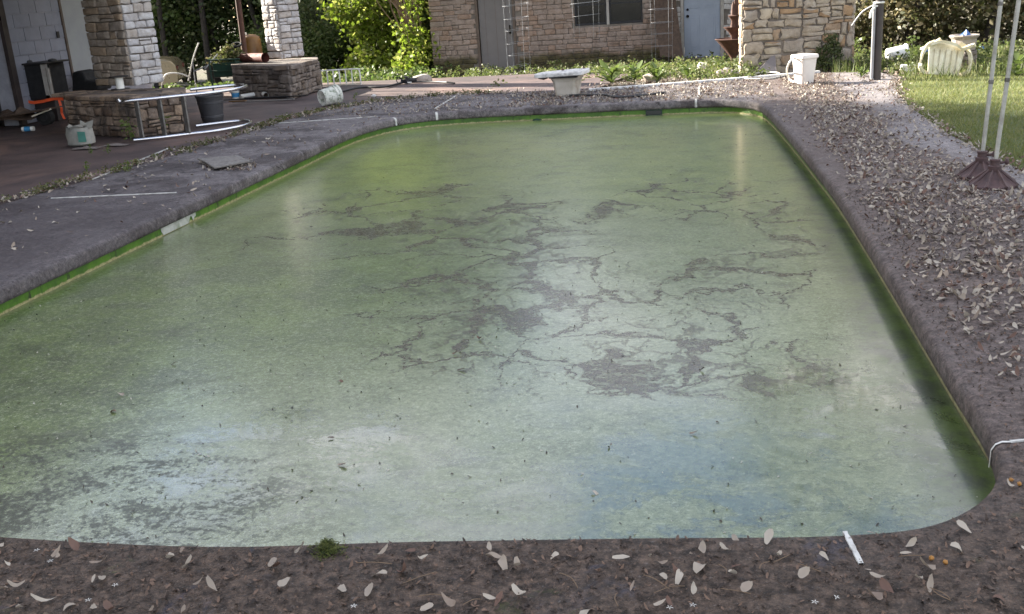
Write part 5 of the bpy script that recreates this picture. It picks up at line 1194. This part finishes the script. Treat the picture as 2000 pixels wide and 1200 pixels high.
for s_ in (-1, 1):
    k = MB()
    for W4 in ([(.95, 1.0), (1.65, 1.0), (1.65, 1.33), (1.33, 1.3)], [(1.72, 1.0), (2.75, 1.0), (2.7, 1.31), (1.72, 1.34)]):
        b = len(k.v)
        for x, z in W4: up = z - .95; k.v.append(Vector((-x, s_ * (.84 * (1 - .32 * up / .45) + .012), z)))
        k.f.append((b, b + 1, b + 2, b + 3))
    k.obj('window', M['glass'], car)
    for x in (.85, 3.8):
        k = MB(); k.tube([(-x, s_ * .66, .31), (-x, s_ * .86, .31)], .31, 20); w_ = k.obj('wheel', M['tyre'], car, smooth=1); k = MB(); k.tube([(-x, s_ * .86, .31), (-x, s_ * .868, .31)], .19, 16); k.obj('rim', M['pole'], w_, smooth=1)
    k = MB(); k.box((.0, s_ * .62, .68), (.06, .26, .12)); k.obj('tail_light', M['red'], car, bevel=.02)
k = MB(); k.add([(-.66, -.56, 1.01), (-.66, .56, 1.01), (-1.17, .5, 1.33), (-1.17, -.5, 1.33)], [(0, 1, 2, 3)]); k.obj('rear_window', M['glass'], car); k = MB(); k.box((-.0, 0, .42), (.12, 1.5, .12)); k.obj('bumper', M['gold'], car, bevel=.03)
# --- junk at the far left
XJ = -8.9
g_ = at(92, 246, 0); cab = thing('black_cabinet', 'black open cabinet with a grey framed side, strapped with an orange belt', 'cabinet', (g_.x - .3, g_.y + .55, 0), R(-12))
def jp(px, py, Y): return atY(px, py, Y)
Yj = g_.y + .55
xa, xb_, xc_ = jp(40, 160, Yj).x, jp(85, 160, Yj).x, jp(118, 160, Yj + .25).x; ztop = jp(80, 126, Yj).z; zbot = jp(80, 195, Yj).z
k = MB(); k.box(((xa + xb_) / 2, Yj + .3, (ztop + zbot) / 2), (xb_ - xa, .6, ztop - zbot)); k.obj('body', M['blackm'], cab, world=True, bevel=.01)
k = MB(); k.box(((xa + xb_) / 2 + .06, Yj + .32, zbot / 2 - .01), (xb_ - xa + .05, .5, zbot)); k.obj('stand', M['post'], cab, world=True, bevel=.01)
k = MB(); xm = (xb_ + xc_) / 2
for (cx_, cz_, w_, h_) in ((xm, ztop - .03, xc_ - xb_, .06), (xm, zbot + .03, xc_ - xb_, .06), (xb_ + .035, (ztop + zbot) / 2, .07, ztop - zbot), (xc_ - .015, (ztop + zbot) / 2, .03, ztop - zbot)): k.box((cx_, Yj + .02 + (cz_ == ztop - .03) * .002, cz_), (w_, .05, h_))
k.obj('side_frame', M['trimw'], cab, world=True); k = MB(); k.box((xm, Yj + .05, (ztop + zbot) / 2), (xc_ - xb_, .03, ztop - zbot - .04)); k.obj('side_panel', M['black'], cab, world=True)
k = MB(); k.box(((xa + xc_) / 2 - .02, Yj + .25, ztop + .015), (xc_ - xa + .08, .6, .025)); k.obj('top', M['black'], cab, world=True, bevel=.006)
for (px, py) in ((55, 124), (103, 123)):
    k = MB(); v = jp(px, py, Yj + .15); k.lathe([(.07, 0), (.06, .03), (.02, .04), (.001, .042)], 14, Matrix.Translation((v.x, v.y, ztop + .028))); k.obj('knob', M['black'], cab, world=True, smooth=1)
st = thing('orange_strap', 'bright orange ratchet strap round the black cabinet', 'strap', tuple(jp(80, 196, Yj - .02)))
k = MB(); a = [jp(44, 197, Yj - .05), jp(66, 201, Yj - .07), jp(85, 198, Yj - .06), jp(105, 193, Yj - .05), jp(125, 194, Yj - .05)]
for p, q in zip(a, a[1:]): k.beam(p, q, .006, .045)
k.obj('band', M['orange'], st, world=True); k = MB(); a = smoothp([jp(115, 195, Yj - .05), jp(119, 208, Yj - .08), jp(121, 222, Yj - .07), jp(126, 233, Yj - .1)], 4)
for p, q in zip(a, a[1:]): k.beam(p, q, .035, .005)
k.obj('tail', M['orange'], st, world=True)
k = MB(); xl0, xl1 = jp(-30, 170, Yj - .1).x, jp(40, 170, Yj - .1).x; zl = jp(20, 133, Yj - .1).z; k.box(((xl0 + xl1) / 2, Yj + .2, zl / 2 + .08), (xl1 - xl0, .55, zl - .16), None, 1.06); bn = tag(k.obj('dark_bin', M['grey_pl'], bevel=.03), 'dark grey lidded bin left of the black cabinet', 'bin')
k = MB(); k.box(((xl0 + xl1) / 2, Yj + .2, zl + .03), (xl1 - xl0 + .08, .62, .06)); k.obj('lid', M['grey_pl'], bn, bevel=.02)
# low cart with sacking, wheel
Yk = g_.y + .1
ct = thing('wood_cart', 'low wooden cart piled with brown sacking at the far left', 'cart', (at(60, 250).x, Yk, 0))
v0, v1 = jp(-40, 235, Yk), jp(102, 212, Yk)
k = MB(); k.beam(v0, v1, .5, .02, (0, 0, 1)); k.obj('deck_board', M['woodb'], ct, world=True)
k = MB(); k.beam(jp(62, 228, Yk - .2), jp(100, 213, Yk - .05), .03, .02); k.obj('edge_board', M['cream'], ct, world=True)
c_ = jp(90, 236, Yk); k = MB(); k.tube([Vector((c_.x - .0, c_.y - .05, .12)), Vector((c_.x, c_.y + .06, .12))], .12, 20); w_ = k.obj('wheel', M['tyre'], ct, world=True, smooth=1)
k = MB(); k.tube([Vector((c_.x, c_.y - .055, .12)), Vector((c_.x, c_.y - .05, .12))], .06, 14); k.obj('hub', M['black'], w_, world=True)
crumple('sacking', 'brown crumpled sacking lying on the low wooden cart', Vector((jp(30, 220, Yk).x, Yk, jp(30, 232, Yk).z)), .8, .5, .22, M['woodb'], 4, 'sacking')
g_ = at(56, 257); bt = thing('blue_can', 'small blue and white can lying under the low cart', 'can', (g_.x, g_.y, .035), R(10))
k = MB(); k.tube([(-.085, 0, 0), (.085, 0, 0)], .033, 14); k.obj('body', M['white'], bt, smooth=1); k = MB(); k.tube([(-.05, 0, 0), (.04, 0, 0)], .0345, 14); k.obj('label_band', M['bluew'], bt, smooth=1)
# black moulded seat shell in front of block wall
Ys = at(165, 222).y - .2
sh_ = thing('scoop_chair', 'black moulded seat shell in front of the pale garage door', 'chair', (atY(165, 200, Ys).x, Ys, 0))
pts = [atY(*p, Ys) for p in ((140, 142), (150, 139), (162, 141), (168, 157), (192, 161), (193, 178), (140, 180))]
k = MB(); k.add([(p.x, Ys, p.z) for p in pts] + [(p.x, Ys + .4, p.z) for p in pts], [tuple(range(7)), tuple(reversed(range(7, 14)))] + [(i, (i + 1) % 7, 7 + (i + 1) % 7, 7 + i) for i in range(7)]); k.obj('shell', M['blackm'], sh_, world=True, recalc=True, bevel=.03)
k = MB(); zz_ = pts[-1].z; k.box(((pts[0].x + pts[5].x) / 2, Ys + .2, zz_ / 2), (.3, .3, zz_)); k.obj('base', M['black'], sh_, world=True)
# cement bag
g_ = at(147, 287); bgp = thing('cement_bag', 'torn paper cement bag with a teal print beside the stained wall', 'bag', (g_.x, g_.y + .14, 0))
k = MB(); n = 16; V = []; rs = random.Random(3)
for j, (r_, z_) in enumerate(((.13, 0), (.16, .02), (.165, .08), (.155, .14), (.15, .19), (.13, .215), (.15, .24), (.10, .225), (.03, .2))):
    for i in range(n): a = i / n * 6.283; q = r_ * (1 + .09 * rs.uniform(-1, 1)); V.append((q * math.cos(a) * 1.05, q * .75 * math.sin(a), z_ + (.02 * rs.uniform(-1, 1.5) if j > 3 else 0)))
k.add(V, [(j * n + i, j * n + (i + 1) % n, (j + 1) * n + (i + 1) % n, (j + 1) * n + i) for j in range(8) for i in range(n)]); k.obj('sack', M['bag'], bgp, smooth=.6)
k = MB(); k.add([(.05, -.128, .05), (.13, -.085, .05), (.125, -.08, .17), (.05, -.12, .18)], [(0, 1, 2, 3)]); k.v = [v + Vector((.006, -.01, 0)) for v in k.v]; k.obj('print', M['bagprint'], bgp)
k = MB(); k.add([(.05, -.05, .2), (.18, .0, .2), (.22, 0, .3), (.12, -.03, .27), (.08, -.06, .31)], [(0, 1, 2, 3, 4)]); k.obj('torn_flap', M['bag'], bgp)
for i, (px, py, sx_, sy_, l) in enumerate(((170, 290, .34, .14, 'flattened wet cardboard sheet right under the cement bag'), (225, 284, .3, .12, 'flattened cardboard scrap between bag and ladder'))):
    crumple('cardboard', l, at(px, py) + Vector((0, 0, .003)), sx_, sy_, .03, M['card'], 30 + i, 'cardboard')
# weathered boards on deck
bo = thing('wood_board', 'weathered grey wooden panel lying on the left deck', 'board', tuple(at(435, 318)))
z0_ = .045
pl = [at(390, 309, z0_), at(464, 303, z0_ + .01), at(487, 314, z0_), at(418, 327, z0_)]
for i in range(3):
    a0_, a1_ = i / 3 + .004, (i + 1) / 3 - .004
    q = [pl[0].lerp(pl[3], a0_), pl[1].lerp(pl[2], a0_), pl[1].lerp(pl[2], a1_), pl[0].lerp(pl[3], a1_)]
    if i == 0: q = [q[0] + Vector((-.03, 0, 0)), *q[1:]]
    k = MB(); k.add(q + [p - Vector((0, 0, .018)) for p in q], [(0, 1, 2, 3), (7, 6, 5, 4), (0, 1, 5, 4), (1, 2, 6, 5), (2, 3, 7, 6), (3, 0, 4, 7)]); k.obj('plank', M['wood'], bo, world=True, recalc=True, bevel=.004)
k = MB(); k.beam(at(424, 326, .03), at(492, 314, .035), .035, .03); k.obj('batten', M['wood'], bo, world=True, bevel=.004)
k = MB(); k.beam(at(398, 316, .015), at(478, 308, .015), .03, .03); k.obj('batten', M['wood'], bo, world=True, bevel=.004)
# floating dark thing
rock('floating_debris', 'dark rounded lump floating near the far pool wall', at(1050, 234, -.175), .09, M['green'], 3, 'debris', (1.1, .8, .32))

# ================================================================ LITTER
def leaf_mesh(L, w, curl, twist, mat, name='dry_leaf'):
    mb = MB(); n = 5
    for i in range(n + 1):
        t = i / n; ww = w * (math.sin(math.pi * min(1, (t ** .8) * .9 + .06)) ** .55) * (1 + .12 * math.sin(9 * t + twist)); y = L * (t - .5); z = curl * L * ((t - .5) ** 2) * 2 + twist * (t - .5) * .01
        side = .5 * ww * (1 + abs(curl)) ; tw = twist * (t - .5)
        mb.v += [Vector((-ww, y, z + side * (.6 + tw))), Vector((0, y, z)), Vector((ww, y, z + side * (.6 - tw)))]
    for i in range(n): b = i * 3; mb.f += [(b, b + 1, b + 4, b + 3), (b + 1, b + 2, b + 5, b + 4)]
    return mb
def lv(seed):
    r_ = random.Random(seed); return leaf_mesh(r_.uniform(.03, .062), r_.uniform(.007, .0135), r_.uniform(-.5, .9), r_.uniform(-3.2, 3.2), None)
LV = [lv(s_) for s_ in range(16)]; LVm = [l.mesh('dry_leaf', M['litter'], 3.2) for l in LV]
def pt_on_deck(x, y, m=.04): return inside(OUT, x, y) and not inside(OFF, x, y)
OFF = offset(POOL, .03)
rl_ = random.Random(77)
cand = []
def dens(x, y):
    n = noise.noise(Vector((x * 1.1, y * .9, 5))) * .5 + .5; n2 = noise.noise(Vector((x * 3, y * 3, 9))) * .5 + .5
    if x > .9:                      # right deck
        t = (x - .95) / 1.25
        d = .9 * max(.06, min(1, (t - .06) / .1)) * max(0, min(1, (1.0 - t) / (.28 if y > 8 else .05))) * (1 if y > 3.8 else .18) * max(.1, min(1, (y - 3.1) / 1.6))
        if y > 8.5 and t > .62: d *= .3
        if t > .93 and y > 7: d = .25
        return d * (.2 + 1.2 * n2 ** 1.5) * (.5 + n)
    if y > 13.4:                    # back deck
        return (.45 if x > -2.6 else .12) * (.15 + n2 * 1.2)
    if x < -4.1: return .035 * n
    return .062
for _ in range(75000):
    x, y = rl_.uniform(-6.3, 3.2), rl_.uniform(1.6, 16)
    if rl_.random() < dens(x, y) * 2.1 and pt_on_deck(x, y): cand.append((x, y))
cand.sort(key=lambda p: p[0] ** 2 + p[1] ** 2)
cand = [c for c in cand if c[1] > 1.6]
big = []
def put_leaf(i, x, y, z, label, group, s=1.0, mat=None):
    o = bpy.data.objects.new('dry_leaf', LVm[i % 16]); link(o); o.location = (x, y, z); o.rotation_euler = (rl_.uniform(-.35, .35), rl_.uniform(-.35, .35), rl_.uniform(0, 6.28)); o.scale = (s, s, s)
    tag(o, label, 'leaf', group)
LG = {'f': ('pale dry oak leaf lying on the muddy near edge of the deck', 'dry leaves on the near deck'), 'r': ('pale dry oak leaf in the litter covering the right deck', 'dry leaves on the right deck')}
NS = 285
seen = []
for i, (x, y) in enumerate(cand):
    if len(seen) < NS and (Vector((x, y)).length < 99):
        # only what falls inside the picture counts
        c = CW.transposed() @ (Vector((x, y, 0)) - Vector((0, 0, EYE))); px, py = CX + FPX * c.x / c.z, CY + FPX * c.y / c.z
        if 0 < px < 2000 and 0 < py < 1200: seen.append((x, y)); put_leaf(i, x, y, .012, *(LG['f'] if y < 3.0 or x < .9 else LG['r']), s=rl_.uniform(.5, 1.1)); continue
    big.append((x, y))
def scatter(name, pts, meshes, mat, label, smin, smax, tilt=.35, zf=lambda x, y: .008, cat='leaves', seed=1):
    rg = random.Random(seed); A_ = [np.array([tuple(v) for v in m.v]) for m in meshes]; V = []; F = []; b = 0
    for (x, y) in pts:
        q = rg.randrange(len(A_)); s = rg.uniform(smin, smax)
        m = np.array((Matrix.Rotation(rg.uniform(0, 6.28), 3, 'Z') @ Matrix.Rotation(rg.uniform(-tilt, tilt), 3, 'X') @ Matrix.Rotation(rg.uniform(-tilt, tilt), 3, 'Y'))) * s
        v = A_[q] @ m.T + np.array([x, y, zf(x, y)]); V.append(v); F += [tuple(b + i for i in f) for f in meshes[q].f]; b += len(v)
    me = bpy.data.meshes.new(name); me.from_pydata(np.concatenate(V).tolist(), [], F); me.shade_smooth(); me.materials.append(mat)
    return tag(link(bpy.data.objects.new(name, me)), label, cat, kind='stuff')
scatter('leaf_litter', big, LV, M['litter'], 'pale dry oak leaves littering the deck round the pool', .4, 1.1, .5)
# bed litter behind the deck, patio edge litter, lawn edge
bp_ = []
while len(bp_) < 5200:
    x, y = rl_.uniform(-4.5, 3.2), rl_.uniform(15.1, 21)
    if not inside(OUT, x, y) and (x > -1.6 or rl_.random() < .25): bp_.append((x, y))
for _ in range(900):
    x, y = edge_pt(rl_, 0, 1, .07); bp_.append((x, y))
for _ in range(500):
    t = rl_.uniform(0, 1); L = OUT[16:22]; i = min(int(t * 5), 4); f = t * 5 - i; bp_.append((L[i][0] + (L[i + 1][0] - L[i][0]) * f + rl_.gauss(.02, .05), L[i][1] + (L[i + 1][1] - L[i][1]) * f))
for _ in range(120): p = at(rl_.uniform(395, 500), rl_.uniform(316, 334)); bp_.append((p.x, p.y))
scatter('bed_litter', bp_, LV, M['litter'], 'dry leaves drifted along the edges of the deck and in the weed bed', .7, 1.2, zf=lambda x, y: max(.01, 0) if y < 16 else tz(x, y) + .015, seed=2)
# dark decayed fragments
df = []
while len(df) < 22000:
    x, y = rl_.uniform(-2.9, 3), rl_.uniform(1.75, 7.5)
    if pt_on_deck(x, y) and (y < 3.1 or x > .95 and rl_.random() < .75): df.append((x, y))
for _ in range(3500):
    x, y = rl_.uniform(-2.5, 2.3), rl_.uniform(7, 15.5)
    if pt_on_deck(x, y) and (x > 1.1 or y > 13.6): df.append((x, y))
scatter('leaf_fragments', df, LV, M['litterd'], 'dark decayed leaf fragments and dirt on the deck', .1, .42, .2, zf=lambda x, y: .004, seed=3)
# floating flecks and leaves on the water
fw = []
IN_ = offset(POOL, -.03)
while len(fw) < 1500:
    x, y = rl_.uniform(-4.2, 1), rl_.uniform(2.5, 13.4)
    if inside(IN_, x, y) and rl_.random() < .25 + .75 * (y < 6): fw.append((x, y))
scatter('floating_specks', fw, LV, M['flecks'], 'tiny bits of leaf and petals floating on the algae', .1, .32, .1, zf=lambda x, y: -.176, seed=4)
for i, (px, py, dk_) in enumerate(((901, 722, 1), (888, 691, 1), (220, 803, 1), (646, 855, 1), (338, 711, 1), (235, 771, 0), (668, 908, 0), (1370, 722, 1), (665, 744, 1), (1162, 962, 0), (1355, 846, 0), (936, 662, 0))):
    p = at(px, py, -.172); me = LV[i % 16].mesh('floating_leaf', M['litterd'] if dk_ else M['litter'], 3.2); o = link(bpy.data.objects.new('floating_leaf', me)); o.location = p; o.rotation_euler = (0, 0, rl_.uniform(.8, 2.2)); o.scale = (.7, .7, .7)
    tag(o, 'dark curled leaf floating on the algae' if dk_ else 'pale leaf floating on the algae', 'leaf', 'dark floating leaves' if dk_ else 'pale floating leaves')
# twigs, white blossoms, berries and algae clumps on the near deck
for i in range(16):
    p = at(rl_.uniform(600, 1990), rl_.uniform(1075, 1190), .008); a = rl_.uniform(0, 6.28); L = rl_.uniform(.04, .11); k = MB(); e_ = Vector((math.cos(a) * L, math.sin(a) * L, 0)); k.tube(smoothp([p - e_ / 2, p + Vector((rl_.uniform(-.01, .01), rl_.uniform(-.01, .01), .004)), p + e_ / 2], 3), .0013, 5)
    tag(k.obj('twig', M['bark_red'], smooth=3.2), 'thin twig lying on the muddy near deck', 'twig', 'twigs on the near deck')
for i in range(9):
    p = at(rl_.uniform(20, 1990), rl_.uniform(1055, 1195), .008); k = MB()
    for q in range(5): a = q * 1.257 + i; k.add([p, p + Vector((math.cos(a - .25) * .006, math.sin(a - .25) * .006, .002)), p + Vector((math.cos(a) * .011, math.sin(a) * .011, .001)), p + Vector((math.cos(a + .25) * .006, math.sin(a + .25) * .006, .002))], [(0, 1, 2, 3)])
    tag(k.obj('fallen_blossom', M['flower']), 'tiny white star blossom fallen on the near deck', 'blossom', 'white blossoms on the near deck')
for i, (px, py) in enumerate(((1847, 1098), (1819, 1090), (1975, 937), (1991, 945))):
    rock('berry', 'small orange berry lying on the near right deck', at(px, py, .007), .007, M['acorn'], i, 'berry', (1, 1, .9), 'orange berries on the near deck')
p = at(640, 1078, 0); o = thing('algae_clump', 'fluffy green algae clump on the near coping edge', 'algae', tuple(p))
rg_ = random.Random(4); k = MB()
for i in range(420):
    a = rg_.uniform(0, 6.28); r_ = abs(rg_.gauss(0, .024)); c = Vector((r_ * math.cos(a) * 1.15, r_ * math.sin(a) * .8, max(.002, rg_.uniform(0, .04 - r_ * .6)))); pts = [c + Vector((rg_.gauss(0, .006), rg_.gauss(0, .006), rg_.gauss(0, .004))) for _ in range(4)]; k.tube(pts, .0008, 3, cap=False)
k.obj('strands', M['algae_clump'], o)

# give look-alike trees their own labels, by what they stand behind
LMK = [(40, 'the block building'), (330, 'the gold car and the folding chair'), (440, 'the green cart'), (480, 'the rusty post'), (540, 'the farther stone column'), (600, 'the right end of the grey stone wall'), (670, 'the white railing'),
       (760, 'the maple bush'), (900, 'the left end of the house'), (1190, 'the house window'), (1370, 'the blue-grey house door'), (1560, 'the stone barbecue'), (1690, 'the brown post'), (1750, 'the white tub'), (1850, 'the tipped white chair'), (1890, 'the grey planter'), (1960, 'the two metal poles')]
ORD = ['nearest', 'second nearest', 'third nearest', 'fourth nearest', 'fifth nearest', 'sixth nearest', 'seventh nearest', 'eighth nearest', 'ninth nearest', 'tenth nearest', 'eleventh nearest', 'twelfth nearest']
bkt = {}
for o in list(COL.objects):
    if o.get('category') in ('tree', 'shrub') and o.get('group'):
        c = CW.transposed() @ (Vector(o.location) - Vector((0, 0, EYE)))
        if c.z < 1: continue
        px = CX + FPX * c.x / c.z
        w = 'off to the left of the block building' if px < -20 else 'far right beyond the lawn' if px > 2020 else 'behind ' + min(LMK, key=lambda q: abs(q[0] - px))[1]
        bkt.setdefault((o['label'].split(' ')[0] + ' ' + ('bare trunk' if 'bare' in o['label'] else o['category']), w), []).append((c.z, o))
for (a, w), L in bkt.items():
    L.sort(key=lambda q: q[0])
    for i, (_, o) in enumerate(L): o['label'] = (((ORD + ['one of the farthest'])[min(i, 12)] + ' ') if len(L) > 1 else '') + a + ' standing ' + w
